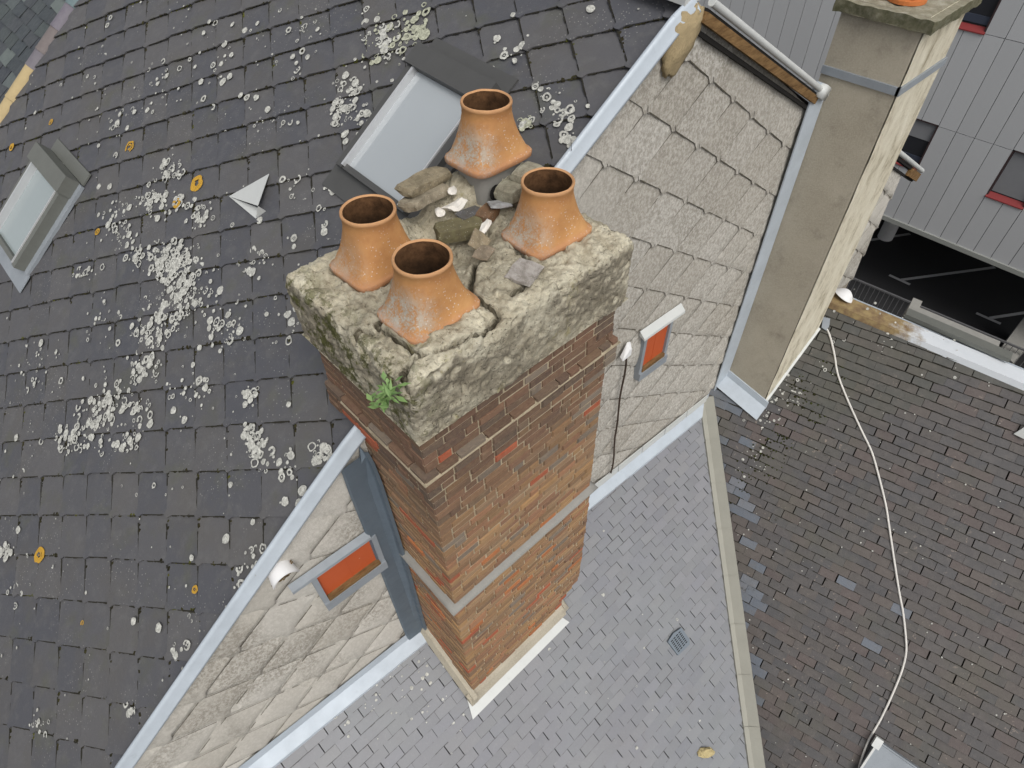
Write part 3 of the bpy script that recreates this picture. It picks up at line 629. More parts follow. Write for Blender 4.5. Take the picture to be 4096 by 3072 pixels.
while z > -8.0:
    zt, zb = z-.0045, z-CH_H+.006; p = pro((zt+zb)/2); xr = right_edge(zb)
    def run(a, b, place):
        pos = a; first = True
        while pos < b-.03:
            L = R.choice([.215, .215, .215, .105]) if not first else ([.215, .105, .16][r % 3])
            first = False; L = min(L*R.uniform(.97, 1.03), b-pos)
            if b-pos-L < .05: L = b-pos
            place(pos+.0045, pos+L-.0045); pos += L
    def front(a, b):
        o = p+R.gauss(0, .003); y = CY0-max(p-.003, o); cc = brick_col(zt, a); e = .006; jz = R.gauss(0, .0015)
        if R.random() < .05: y += .004
        mb.prism([(a, y+.104, zb+jz), (b, y+.104, zb+jz), (b, y+.104, zt+jz), (a, y+.104, zt+jz)][::-1], [(a+e, y, zb+jz+e), (b-e, y, zb+jz+e), (b-e, y, zt+jz-e), (a+e, y, zt+jz-e)][::-1], cc)
        mb.prism([(a, y+.104, zb+jz), (b, y+.104, zb+jz), (b, y+.104, zt+jz), (a, y+.104, zt+jz)][::-1], [(a, y+.007, zb+jz), (b, y+.007, zb+jz), (b, y+.007, zt+jz), (a, y+.007, zt+jz)][::-1], cc)
    def leftf(a, b):
        o = p+R.gauss(0, .003); x = CX0-max(p-.003, o); cc = brick_col(zt, a); e = .006
        mb.prism([(x+.104, a, zb), (x+.104, b, zb), (x+.104, b, zt), (x+.104, a, zt)], [(x+.007, a, zb), (x+.007, b, zb), (x+.007, b, zt), (x+.007, a, zt)], cc)
        mb.prism([(x+.07, a, zb), (x+.07, b, zb), (x+.07, b, zt), (x+.07, a, zt)], [(x, a+e, zb+e), (x, b-e, zb+e), (x, b-e, zt-e), (x, a+e, zt-e)], cc)
    def rightf(a, b):
        x = xr+p+R.gauss(0, .003); cc = brick_col(zt, a)
        mb.prism([(x-.09, a, zb), (x-.09, b, zb), (x-.09, b, zt), (x-.09, a, zt)][::-1], [(x, a, zb), (x, b, zb), (x, b, zt), (x, a, zt)][::-1], cc)
    skip = -5.12 < z-.03 < -5.0
    if not skip:
        run(CX0-p+(.106 if r % 2 else 0), xr+p, front); run(CY0-p+(0 if r % 2 else .106), CY1, leftf); run(CY0-p+.11, CY1, rightf)
    z -= CH_H; r += 1
SH = mb.build('shaft', M['brick'], CH)
mb = MB()
for z1, z0, p in [(-2.70, -3.13, .003), (-3.13, -3.34, .036), (-3.34, -5.0, -.009), (-5.0, -5.12, -.009), (-5.12, -6.98, .003)]:
    mb.box((CX0-p, CY0-p, z0), (CX1+p, CY1, z1))
mb.prism([(CX0, CY0, -8.1), (CX1-.27, CY0, -8.1), (CX1-.27, CY1, -8.1), (CX0, CY1, -8.1)], [(CX0, CY0, -7.2), (CX1-.27, CY0, -7.2), (CX1-.27, CY1, -7.2), (CX0, CY1, -7.2)])
mb.prism([(CX0, CY0, -7.2), (CX1-.27, CY0, -7.2), (CX1-.27, CY1, -7.2), (CX0, CY1, -7.2)], [(CX0, CY0, -6.98), (CX1, CY0, -6.98), (CX1, CY1, -6.98), (CX0, CY1, -6.98)])
mb.build('mortar', M['mortar'], SH)
def ring(mb, pro0, pro1, z0, z1, n=40):                            # a mortar band round the visible sides, slightly uneven
    rows = []
    path = [(CX0, CY1-.2)]+[(CX0, CY0+(CY1-.2-CY0)*(1-k/16)) for k in range(1, 17)]+[(CX0+(CX1-CX0)*k/26, CY0) for k in range(1, 27)]+[(CX1, CY0+.5*k/6) for k in range(1, 7)]
    for x, y in path:
        j = noise.noise(Vector((x*6, y*6, z0*3)))*.008
        o = lambda q: Vector((x-(q if x <= CX0 else (-q if x >= CX1 else 0)), y-(q if y <= CY0 else 0), 0))
        rows.append([o(-.02)+Vector((0, 0, z1+j)), o(pro0+j)+Vector((0, 0, z1-.01+j)), o(pro1+j)+Vector((0, 0, z0+.012)), o(pro1-.006)+Vector((0, 0, z0)), o(-.02)+Vector((0, 0, z0-.004))])
    mb.quad_grid(rows)
mb = MB(); ring(mb, .008, .055, -3.165, -3.115); mb.build('weathering', M['mortar'], CH, True)
mb = MB(); ring(mb, .02, .058, -5.060, -5.018); mb.build('string_course', M['stone'], CH, True)
mb = MB(); ring(mb, .014, .016, -5.122, -5.058); mb.build('drip_strip', M['mortar'], CH, True)
# apron and soaker at the foot
mb = MB(); a, b, c, d = on_lg(1891, 2878, .03), on_lg(2277, 2489, .03), on_lg(2243, 2466, .03), on_lg(1868, 2796, .03)
mb.prism([a, b, c, d], [p+Vector((0, -.003, .006)) for p in (a, b, c, d)]); mb.build('apron_flashing', M['lead'], CH)
mb = MB(); zr = lambda y: .7*y-8.79
def up_strip(p0, p1, out_, h0=.02, h1=.13):
    p0, p1, out_ = Vector(p0), Vector(p1), Vector(out_)
    mb.prism([p0+out_*.09+Vector((0, 0, h0)), p1+out_*.09+Vector((0, 0, h0)), p1, p0], [p0+out_*.05+Vector((0, 0, h1)), p1+out_*.05+Vector((0, 0, h1)), p1+Vector((0, 0, h1+.03)), p0+Vector((0, 0, h1+.03))])
up_strip((CX0-.09, CY0, zr(CY0)), (CX1-.26, CY0, zr(CY0)), (0, -1, 0)); up_strip((CX0, CY0-.09, zr(CY0)), (CX0, gy(1)-.02, zr(gy(1))), (-1, 0, 0)); up_strip((CX1-.27, CY0-.06, zr(CY0)), (CX1-.27, gy(2.4)-.02, zr(gy(2.4))), (1, 0, 0))
mb.build('side_flashing', M['beige'], CH)

# crumbling cap
POTS = [(1.435, 2.265, -2.325), (1.475, 2.80, -2.31), (2.40, 2.31, -2.315), (2.47, 2.915, -2.055)]
CRACK = [[(1610, 1545), (1600, 1490), (1662, 1440), (1690, 1425)], [(1690, 1425), (1500, 1300), (1545, 1265)], [(1940, 1215), (1880, 1170), (1900, 1040), (1960, 990)], [(1940, 1215), (1990, 1260), (1935, 1330), (1800, 1400), (1745, 1420)], [(1640, 1570), (1605, 1545)],
    [(1260, 1270), (1330, 1345), (1420, 1370), (1500, 1460), (1580, 1560)], [(1960, 990), (2070, 1000), (2130, 1090)], [(2040, 1180), (2120, 1130), (2100, 1060)], [(1480, 1330), (1440, 1320), (1380, 1360)]]
CR = [[on_z(*p, -2.30).xy for p in c] for c in CRACK]
def seg_d(p, a, b):
    ab = b-a; t_ = max(0, min(1, (p-a).dot(ab)/max(1e-9, ab.dot(ab)))); return (p-a-ab*t_).length
def cap_top(x, y):
    p = Vector((x, y)); q = p+Vector((noise.noise(Vector((x*14, y*14, 1))), noise.noise(Vector((x*14, y*14, 5)))))*.022
    h = .013*fbm((x*4.2, y*4.2, 2), 5)+.011*fbm((x*26, y*26, 7), 6)
    h -= .022*max(0, noise.noise(Vector((x*9, y*9, 21)))-.12)*3
    dd_, pp_ = noise.voronoi(Vector((q.x*4.3, q.y*4.3, 3.3))); h += .016*noise.cell(pp_[0]*7.7)-.014*math.exp(-((dd_[1]-dd_[0])/.06)**2)*(.3+noise.noise(Vector((x*2, y*2, 40))))
    dd_, pp_ = noise.voronoi(Vector((q.x*21, q.y*21, 8.3))); h += .004*noise.cell(pp_[0]*5.1)-.006*max(0, .22-dd_[0])/.22*(1 if noise.cell(pp_[0]*3.3) > .1 else 0)
    dm = min(seg_d(q, c[k], c[k+1]) for c in CR for k in range(len(c)-1))
    h -= .075*math.exp(-(dm/.010)**2)
    c4 = (p-Vector((2.5, 2.95))); d4 = max(abs(c4.x)/1.15, abs(c4.y))
    h += .15*max(0, 1-max(0, d4-.2)/.24) * (1 if not (x < 2.45 and y < 2.86) else .12)
    dd = (q-Vector((1.93, 2.72))); e = (dd.x/.34)**2+(dd.y/.28)**2
    h -= .13*math.exp(-e*e)                                        # collapsed hollow between the pots
    for i in range(3):
        dx, dy = abs(q.x-POTS[i][0]), abs(q.y-POTS[i][1]); k = max(dx-.225, dy-.175)
        if -.03 < k < .05: h -= .02*math.exp(-((k-.004)/.012)**2)
    for i in range(3):                                             # mortar dished away under the pots
        if abs(x-POTS[i][0]) < .2 and abs(y-POTS[i][1]) < .15: h -= .03
    return h
X0, X1, Y0, Y1, Z0, Z1 = .985, 2.745, 1.865, 3.10, -2.765, -2.29
mb = MB(); st = .0092
def cap_pt(x, y, z, top):
    rr = .055; ix = max(X0+rr, min(X1-rr, x)); iy = max(Y0+rr, min(Y1-rr, y)); iz = min(Z1-rr, z)
    d = Vector((x-ix, y-iy, z-iz))
    p = Vector((x, y, z))
    if d.length > 1e-6:
        o = Vector((ix, iy, iz)); p = o+d.normalized()*min(d.length, rr) if d.length > rr*.5 else p
    a = .016; q = p*3.3
    p += Vector((fbm(q, 5), fbm(q+Vector((9, 3, 1)), 5), .3*fbm(q+Vector((2, 8, 5)), 5)))*a
    q = p*17; f = max(0, noise.noise(q)-.25)*.05
    side = Vector((0, 0, 0))
    if y <= Y0+1e-6: side.y = 1
    if x <= X0+1e-6: side.x = 1
    if x >= X1-1e-6: side.x = -1
    p += side*(f+.010*fbm(p*26, 5)+.05*max(0, noise.noise(p*8+Vector((7, 7, 7)))-.42))
    w_ = max(0, min(1, (z-(Z1-.12))/.12))
    p.z += cap_top(x, y)*w_
    return p
nx, ny, nz = int((X1-X0)/st), int((Y1-Y0)/st), int((Z1-Z0)/st)
lx = [X0+(X1-X0)*k/nx for k in range(nx+1)]; ly = [Y0+(Y1-Y0)*k/ny for k in range(ny+1)]; lz = [Z0+(Z1-Z0)*k/nz for k in range(nz+1)]
def cap_c(p):
    q = Vector((p.x+.01*noise.noise(Vector((p.x*20, p.y*20, 1))), p.y+.01*noise.noise(Vector((p.x*20, p.y*20, 4))))); dm = min(seg_d(q, c[k], c[k+1]) for c in CR for k in range(len(c)-1))
    d = math.exp(-(dm/.013)**2)*(1 if p.z > -2.5 else .4)
    dd_, pp_ = noise.voronoi(Vector((q.x*4.3, q.y*4.3, 3.3))); f = 1.0+.16*noise.cell(pp_[0]*5.3)
    f *= 1+.22*fbm((p.x*30, p.y*30, p.z*30), 4)
    return mixc((f, f*1.0, f*.99), (.10, .09, .07), .85*d)
mb.quad_grid([[cap_pt(x, y, Z1, True) for x in lx] for y in ly], cap_c)
mb.quad_grid([[cap_pt(x, Y0, z, False) for x in lx] for z in lz])
mb.quad_grid([[cap_pt(X0, y, z, False) for y in ly] for z in lz], flip=True)
mb.quad_grid([[cap_pt(X1, y, z, False) for y in ly] for z in lz])
mb.quad_grid([[cap_pt(x, Y1, z, False) for x in lx] for z in lz], flip=True)
mb.poly([(X0, Y0, Z0), (X0, Y1, Z0), (X1, Y1, Z0), (X1, Y0, Z0)])
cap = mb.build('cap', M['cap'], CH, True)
mm = cap.modifiers.new('weld', 'WELD'); mm.merge_threshold = .0005
mb = MB(); x, y, z = POTS[3]
def rrect(hx, hy, rad, n=24, pw=5.0):
    res = []
    for k in range(n):
        a = 2*math.pi*(k+.5)/n; c, s_ = math.cos(a), math.sin(a); q = (abs(c)**pw+abs(s_)**pw)**(-1/pw); res.append((hx*q*c, hy*q*s_))
    return res
rows = [[Vector((x+a*k_+.006*noise.noise(Vector((a*20, b*20, zz*20))), y+b*k_, zz)) for a, b in rrect(.19, .15, 0, 28)] for zz, k_ in ((-2.36, .9), (-2.25, .93), (-2.15, .97), (-2.04, 1.0))]
mb.quad_grid(rows, close=True); mb.build('flue_liner', M['stone'], CH, True)
mb = MB(); hp_ = Vector((x-.10, y-.165, -2.19)); mb.quad_grid([[hp_+Vector((rr*math.cos(k*.524), -.004-.002*(.05-rr), rr*1.1*math.sin(k*.524))) for k in range(12)] for rr in (.002, .05)], close=True, flip=True)
mb.build('flue_hole', M['dark'], CH)

# clay pots
def pot_mesh(seed):
    q = MB(); n = 48
    prof = [(0.0, 1.0, 1.0), (.006, 1.035, 1), (.034, 1.045, 1), (.041, 1.03, 1), (.045, .985, 1), (.052, .955, .98), (.075, .885, .92), (.11, .81, .74), (.15, .735, .5), (.20, .68, .28), (.25, .645, .1), (.30, .625, 0), (.345, .622, 0), (.352, .64, 0), (.362, .647, 0), (.372, .64, 0), (.376, .62, 0)]
    def pt(zz, k_, sq, j, off=0.0):
        a = 2*math.pi*(j+.5)/n; c, s_ = math.cos(a), math.sin(a)
        pw = 2+4.0*sq; e = (abs(c)**pw+abs(s_)**pw)**(-1/pw)
        hx = (.24*sq+.246*(1-sq))*k_-off; hy = (.19*sq+.246*(1-sq))*k_-off
        w_ = .003*noise.noise(Vector((c*2+seed, s_*2, zz*9)))
        return Vector(((hx+w_)*e*c, (hy+w_)*e*s_, zz+.002*noise.noise(Vector((c*3, s_*3, seed)))))
    q.quad_grid([[pt(*p_, j) for j in range(n)] for p_ in prof], close=True)
    top = prof[-1]
    q.quad_grid([[pt(*top, j) for j in range(n)], [pt(.374, .60, 0, j) for j in range(n)], [pt(.368, .575, 0, j) for j in range(n)]], close=True)
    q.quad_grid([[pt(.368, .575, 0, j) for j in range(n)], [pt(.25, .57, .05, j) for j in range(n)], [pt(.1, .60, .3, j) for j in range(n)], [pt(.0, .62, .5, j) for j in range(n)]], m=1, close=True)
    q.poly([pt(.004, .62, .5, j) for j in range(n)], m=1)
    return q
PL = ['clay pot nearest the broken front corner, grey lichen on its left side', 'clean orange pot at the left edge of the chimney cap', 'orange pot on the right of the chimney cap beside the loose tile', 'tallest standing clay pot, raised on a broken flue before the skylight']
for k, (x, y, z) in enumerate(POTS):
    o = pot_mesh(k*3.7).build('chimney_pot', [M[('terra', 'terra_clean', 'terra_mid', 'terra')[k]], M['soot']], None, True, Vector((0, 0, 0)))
    o.location = (x, y, z); o.rotation_euler = (R.uniform(-.015, .015), R.uniform(-.015, .015), [.04, .03, -.03, .02][k])
    tag(o, PL[k], 'chimney pot', 'clay pots on the brick chimney')

# loose rubble on the cap
def chunk(name, px, py, z, sx, sy, sz, rz, c, lab, cat, mat='rubble', tilt=(0, 0), rough=.25):
    if mat == 'lime': rough = .9
    q = MB(); n = 8; rows = []; sd_ = R.uniform(0, 50)
    pts = {}
    def pnt(i, j, k):
        v = Vector((i/n*2-1, j/n*2-1, k/2*2-1)); e = .10
        w_ = Vector((v.x*sx, v.y*sy, v.z*sz))
        nn = Vector((noise.noise(w_*9+Vector((sd_, 0, 0))), noise.noise(w_*9+Vector((0, sd_, 0))), noise.noise(w_*9+Vector((0, 0, sd_)))))*rough*min(sx, sy)
        w_ *= (1-(e if mat != 'lime' else .30)*max(0, abs(v.x)+abs(v.y)+abs(v.z)-(2 if mat != 'lime' else 1.3))); return w_+Vector((nn.x, nn.y, nn.z*.5))
    for k in (0, 2): q.quad_grid([[pnt(i, j, k) for i in range(n+1)] for j in range(n+1)], c, flip=(k == 0))
    for j in (0, n): q.quad_grid([[pnt(i, j, k) for i in range(n+1)] for k in range(3)], c, flip=(j != 0))
    for i in (0, n): q.quad_grid([[pnt(i, j, k) for j in range(n+1)] for k in range(3)], c, flip=(i == 0))
    o = q.build(name, M[mat], None, False, Vector((0, 0, 0)))
    p = on_z(px, py, z); o.location = (p.x, p.y, p.z); o.rotation_euler = (tilt[0], tilt[1], rz)
    return tag(o, lab, cat)
kx = .36166
Cp = lambda x, y: (1500+x*kx, 600+y*kx)
chunk('mortar_slab', *Cp(545, 345), -2.10, .20, .065, .028, .18, (.33, .28, .19), 'upper of two stacked mortar slabs leaning left of the raised pot', 'mortar slab', tilt=(.1, .12))
chunk('mortar_slab', *Cp(545, 520), -2.16, .17, .08, .03, .22, (.40, .35, .26), 'lower mortar slab under the one left of the raised pot', 'mortar slab', tilt=(-.25, .1))
chunk('lime_lump', *Cp(895, 610), -2.22, .10, .05, .02, .2, (.7, .68, .62), 'large white lime lump in front of the broken flue', 'lime lump', 'lime', (.1, 0), .3)
chunk('lime_lump', *Cp(1245, 845), -2.24, .052, .048, .025, .6, (.7, .68, .62), 'round white lime lump on the end of the loose brick', 'lime lump', 'lime', (0, 0), .35)
chunk('lime_lump', *Cp(720, 690), -2.24, .05, .03, .016, .9, (.7, .68, .62), 'small white lime flake by the lower mortar slab', 'lime lump', 'lime', (0, 0), .3)
chunk('lime_lump', *Cp(860, 450), -2.16, .055, .03, .014, .9, (.7, .68, .62), 'narrow white lime flake beside the raised pot', 'lime lump', 'lime', (.2, .1), .3)
chunk('slate_fragment', *Cp(1050, 690), -2.235, .09, .045, .006, .0, (.13, .13, .135), 'thin dark slate splinter lying beside the large lime lump', 'slate fragment', tilt=(.05, .1), rough=.2)
chunk('tile_fragment', *Cp(1380, 600), -2.21, .075, .055, .008, -.5, (.50, .51, .52), 'pale grey tile fragment right of the broken flue', 'tile fragment', tilt=(-.25, .1))
chunk('loose_brick', *Cp(930, 880), -2.275, .15, .065, .045, -.42, (.20, .18, .10), 'long mossy brown brick lying loose between the pots', 'brick', tilt=(0, .03), rough=.06)
chunk('loose_brick', *Cp(1240, 715), -2.265, .085, .05, .035, .35, (.25, .14, .08), 'short reddish brick half buried behind the long mossy one', 'brick', rough=.08)
chunk('tile_fragment', *Cp(1155, 1010), -2.25, .07, .06, .007, .5, (.34, .28, .19), 'tilted tan tile shard against the long mossy brick', 'tile fragment', tilt=(.7, -.1))
chunk('tile_fragment', *Cp(1205, 1135), -2.27, .065, .05, .008, .4, (.33, .27, .20), 'flat brownish tile shard in front of the tilted one', 'tile fragment', tilt=(.05, .05))
chunk('tile_fragment', *Cp(1650, 1350), -2.265, .095, .085, .011, .3, (.46, .43, .40), 'whitish square tile lying before the right hand pot', 'tile fragment', tilt=(.04, -.05), rough=.1)
chunk('mortar_block', *Cp(1500, 450), -2.17, .085, .075, .04, .2, (.40, .38, .29), 'lower mortar block between the raised pot and the right pot', 'mortar block', rough=.12)
chunk('mortar_block', *Cp(1700, 285), -2.12, .10, .08, .04, .15, (.42, .40, .31), 'upper mortar block behind the right pot', 'mortar block', rough=.12)
# little plant at the cap corner
pb = on_z(1545, 1590, -2.33); PB = MB()
for k in range(46):
    a = R.uniform(0, 6.28); L = R.uniform(.03, .085); wd = R.uniform(.008, .016); c = pb+Vector((R.gauss(0, .045), R.gauss(0, .02), R.uniform(-.01, .05)))
    d_ = Vector((math.cos(a), math.sin(a)-.3, R.uniform(-.4, .8))).normalized(); s_ = d_.cross(Vector((0, 0, 1))).normalized()
    PB.poly([c, c+d_*L*.5+s_*wd, c+d_*L, c+d_*L*.5-s_*wd])
    PB.poly([c, c+d_*L*.5-s_*wd+Vector((0, 0, .001)), c+d_*L, c+d_*L*.5+s_*wd+Vector((0, 0, .001))][:3])
for k in range(7): PB.tube([pb+Vector((0, 0, -.06)), pb+Vector((R.gauss(0, .03), R.gauss(0, .02), .03))], .003, 5)
tag(PB.build('wild_plant', M['leaf'], None, False, pb), 'small green weed sprouting from the cracked chimney cap corner', 'plant')

# ================================================================== lower building with pale and brown slopes
EXT = thing('lower_building', 'lower building with pale slate and brown slate slopes meeting in a valley', 'building', (4.0, 0, -11.8))
n_lg = Vector((0, -.7, 1)).normalized()
LF = Frame((0, 0, -8.79), (1, 0, 0), (0, -1, -.7), n_lg)
n_br = Vector((-.84, -.2, 1)).normalized(); hb = Vector((-.2, .84, 0)).normalized()
dnb = n_br.cross(hb); dnb = dnb if dnb.z < 0 else -dnb
BF = Frame(on_br(3220.6, 2039), -hb, dnb, n_br)
va, vb = on_lg(2858, 1939), on_lg(3011, 3072); vd = (va-vb).normalized(); va2, vb2 = vb+vd*((2.52-vb.y)/vd.y), vb-vd*2.2
lgO = LF.uv(on_lg(2327, 2537))
A_, B_ = LF.uv(va2), LF.uv(vb2)
hp_lg = halfplanes([A_, B_, (-4.5, B_[1]), (-4.5, LF.uv((0, gy(0)-.02, zr(gy(0))))[1])])
mb = MB()
def c_lg(r, k, u, v):
    f = R.gauss(1, .025); n_ = noise.noise(Vector((u*.5, v*.5, 0)))
    return (f*(1+.04*n_), f*1.0, f*(1+.05*R.random()-.01))
rects(mb, LF.P, lgO, .232, .115, -4.5, 6.3, A_[1]-.1, B_[1]+.1, hp_lg, c_lg, .009, .019, .004, (.009, (.13, .128, .13), .12))
mb.poly([LF.P(*p, -.02) for p in [A_, B_, (-4.5, B_[1]), (-4.5, A_[1])]], (.085, .083, .085), m=1)
LG = mb.build('roof', [M['pale'], M['dark_tone']], EXT); tag(LG, 'pale grey slate slope below the gable')
mb = MB()
for _ in range(150):
    q = on_lg(R.gauss(1520, 130), R.gauss(2700, 120)) if _ < 95 else on_lg(R.uniform(1300, 2800), R.uniform(2000, 3072)); u, v = LF.uv(q)
    crust(mb, LF.P, u, v, R.choice([.006, .008, .01, .014, .02]), R.random() < .2, .0185+R.uniform(0, .003))
tag(mb.build('droppings', M['lichen'], LG), 'white bird droppings on the pale slates', kind='stuff')
# brown slope
ridge0, ridge1 = on_br(3321, 1215), on_br(4096, 1541); rdv = (ridge1-ridge0).normalized()
rA, rB = ridge0-rdv*.9, ridge0+rdv*8.5
pA, pB = BF.uv(va2), BF.uv(vb2)
hp_br = halfplanes([BF.uv(rA), BF.uv(rB), (BF.uv(rB)[0], pB[1]), pB, pA])
mb = MB()
def c_br(r, k, u, v):
    p = BF.P(u, v); t_ = R.random()
    dv_ = (p-va2).cross(vd).length
    if dv_ < .42 and t_ < .34+.4*noise.noise(Vector((u*1.5, v*1.5, 4))): return R.choice([(.125, .14, .165), (.11, .125, .15), (.14, .15, .17)])
    if p.y < .1 and t_ < .012: return (.125, .14, .165)
    c = mixc((.073, .067, .064), R.choice([(.074, .066, .062), (.066, .061, .062), (.086, .072, .065), (.060, .060, .064), (.082, .064, .060), (.068, .066, .068), (.073, .068, .067)]), .75)
    if (p-ridge0).length < 1.6 or abs((p-ridge0).dot(hb.cross(n_br))) < .35: c = mixc(c, (.058, .062, .050), .5)
    return tuple(1.18*q for q in mixc(c, (.03, .03, .03), R.uniform(0, .22)))
us = [BF.uv(p)[0] for p in (rA, rB, va2, vb2)]; vs = [BF.uv(p)[1] for p in (rA, rB, va2, vb2)]
rects(mb, BF.P, (0, 0), .228, .115, min(us), max(us), min(vs)-.1, max(vs)+.1, hp_br, c_br, .010, .020, .007, (.010, (.036, .033, .026), .15))
mb.poly([BF.P(*p, -.02) for p in [BF.uv(rA), BF.uv(rB), (BF.uv(rB)[0], pB[1]), pB, pA]], (.036, .033, .026), m=1)
BRF = mb.build('roof', [M['brown'], M['dark_tone']], EXT); tag(BRF, 'brown weathered slate slope crossed by a white cable')
mb = MB()
for x, y, n in [(1700, 850, 30), (1650, 900, 30), (1620, 990, 20), (1860, 680, 12), (1920, 720, 14), (2050, 780, 12)]:
    for _ in range(n):
        u, v = BF.uv(on_br((x+R.gauss(0, 22))*S, (y+R.gauss(0, 22))*S)); crust(mb, BF.P, u, v, R.choice([.006, .008, .012, .018]), R.random() < .3, .021)
for _ in range(110):
    q = on_br(R.uniform(2950, 4090), R.uniform(1350, 3072)); u, v = BF.uv(q)
    if clip([(u, v), (u+.01, v), (u, v+.01)], hp_br): crust(mb, BF.P, u, v, R.choice([.005, .006, .008, .010]), False, .021)
for x, y in [(3800, 1430), (3842, 1441), (3330, 1370), (3375, 1360), (3300, 1480), (3190, 1520)]:
    u, v = BF.uv(on_br(x, y)); crust(mb, BF.P, u, v, .024, True, .022)
tag(mb.build('lichen', M['lichen'], BRF), 'small pale lichen spots on the brown slates', kind='stuff')
mb = MB()
for x, y, n, sp in [(1735, 855, 60, 16), (1720, 830, 40, 10), (1660, 965, 60, 18), (1640, 1010, 60, 20), (1690, 940, 40, 12), (1610, 1040, 30, 10), (1800, 810, 25, 16), (1580, 1100, 20, 12), (1760, 900, 30, 14)]:
    for _ in range(n):
        u, v = BF.uv(on_br((x+R.gauss(0, sp))*S, (y+R.gauss(0, sp))*S))
        v = round(v/.115)*.115+R.uniform(-.012, .02) if R.random() < .6 else v
        clump(mb, BF.P, u, v, .012, R.choice([.008, .012, .016]), R.choice([(.022, .022, .010), (.03, .03, .012), (.05, .06, .015)]))
for _ in range(2600):
    u, v = R.uniform(min(us), max(us)), R.uniform(min(vs), max(vs)); v = round(v/.115)*.115+R.uniform(-.004, .012)
    if clip([(u, v), (u+.01, v), (u, v+.01)], hp_br) and noise.noise(Vector((u, v, 2))) > -.25: clump(mb, BF.P, u, v, .004, R.choice([.005, .007, .010]), (.022, .020, .014))
tag(mb.build('moss', M['moss'], BRF, True), 'dark moss in the gaps of the brown slates', kind='stuff')
# valley liner
mb = MB(); sideL = Vector((-1, 0, 0)); sideR = hb.cross(n_br)
tL = (Vector((-1, 0, 0))-vd*Vector((-1, 0, 0)).dot(vd)).normalized(); eR = (BF.U-vd*BF.U.dot(vd)).normalized()
inL = (n_lg.cross(vd)).normalized(); inL = inL if inL.x < 0 else -inL
inR = (n_br.cross(vd)).normalized(); inR = inR if inR.x > 0 else -inR
for k in range(9):
    a, b = va2-vd*(.62*k-.05), va2-vd*(.62*k+.57); e = .002*(k % 2)
    pr = lambda p: [p+inL*.085+n_lg*(.012+e), p+inL*.085+n_lg*(.036+e), p+n_lg*.028+n_br*(.026+e), p+inR*.155+n_br*(.050+e), p+inR*.155+n_br*(.004+e)]
    mb.quad_grid([pr(a), pr(b+vd*-.045)])
    mb.bar(b+inL*.083+n_lg*.04, b+n_lg*.032+n_br*.030, vd*.006, n_lg*.004); mb.bar(b+inR*.15+n_br*.052, b+n_lg*.032+n_br*.030, vd*.006, n_br*.004)
tag(mb.build('valley_gutter', M['valley'], EXT), 'grey beige valley liner between the two slopes')
# grille vent
vc = on_lg(2708, 2565); u, v = LF.uv(vc); mb = MB()
pp = [(u-.13, v-.11), (u+.0, v-.13), (u+.14, v-.10), (u+.14, v+.08), (u+.10, v+.13), (u-.12, v+.11)]
slab(mb, LF.P, pp, lambda a, b: .045, .03, (1, 1, 1))
VO = mb.build('roof_vent', M['vent'], EXT); tag(VO, 'blue grey grilled vent set in the pale slates')
mb = MB()
for i in range(7):
    for j in range(4): slab(mb, LF.P, [(u-.095+j*.052, v-.085+i*.026), (u-.060+j*.052, v-.085+i*.026), (u-.060+j*.052, v-.073+i*.026), (u-.095+j*.052, v-.073+i*.026)], lambda a, b: .0465, .001, (1, 1, 1))
tag(mb.build('slots', M['dark'], VO), kind='stuff')
# ridge zinc at the top of the brown slope
zq = ridge0.z+.03
zq2 = ridge1.z+.03; iA, iB = on_z(3321, 1215, zq), on_z(4096, 1541, zq2); oA, oB = on_z(3340, 1172, zq), on_z(4096, 1487, zq2)
ext_ = lambda a, b, f: a+(b-a)*f
i0, i1, o0, o1 = ext_(iA, iB, -.3), ext_(iA, iB, 2.6), ext_(oA, oB, -.3), ext_(oA, oB, 2.6)
mb = MB(); dz = Vector((0, 0, .02)); mb.prism([i0, i1, o1, o0], [i0+dz, i1+dz, o1+dz, o0+dz]); mb.prism([i0+Vector((0, 0, -.05)), i1+Vector((0, 0, -.05)), i1+Vector((.02, 0, 0)), i0+Vector((.02, 0, 0))], [i0-Vector((.02, 0, .06)), i1-Vector((.02, 0, .06)), i1+dz, i0+dz])
mb.build('ridge_capping', M['ridge'], EXT)
odir = (oB-oA).normalized(); oout = Vector((0, 0, 1)).cross(odir); oout = oout if oout.x > 0 else -oout
mb = MB(); mb.tube([o0+oout*.07-Vector((0, 0, .05)), o1+oout*.07-Vector((0, 0, .05))], .035, 10); mb.bar(o0+oout*.03-Vector((0, 0, .03)), o1+oout*.03-Vector((0, 0, .03)), oout*.02, Vector((0, 0, .02))); mb.build('eaves_gutter', M['zinc'], EXT, True)
q0, q1 = on_z(3615, 1272, zq-.02), on_z(4035, 1455, zq-.02)
mb = MB(); mb.bar(q0+oout*.13, q1+oout*.13, oout*.075, Vector((0, 0, .03))); mb.build('lintel_flashing', M['frame_old'], EXT)
mb = MB(); mb.bar(q0+oout*.42+Vector((0, 0, -.25)), q1+oout*.42-(q1-q0).normalized()*.12+Vector((0, 0, -.25)), oout*.16, Vector((0, 0, .10))); mb.bar(q0+oout*.44+Vector((0, 0, -.22)), q0+oout*.44+Vector((0, 0, -.22))+(q1-q0).normalized()*.12, oout*.16, Vector((0, 0, .16))); mb.build('lintel', M['stone'], EXT)
mb = MB()
for a_ in ((i0, i1, o1, o0),): mb.prism([Vector((p.x, p.y, -11.8)) for p in a_], [p-Vector((0, 0, .06)) for p in a_])
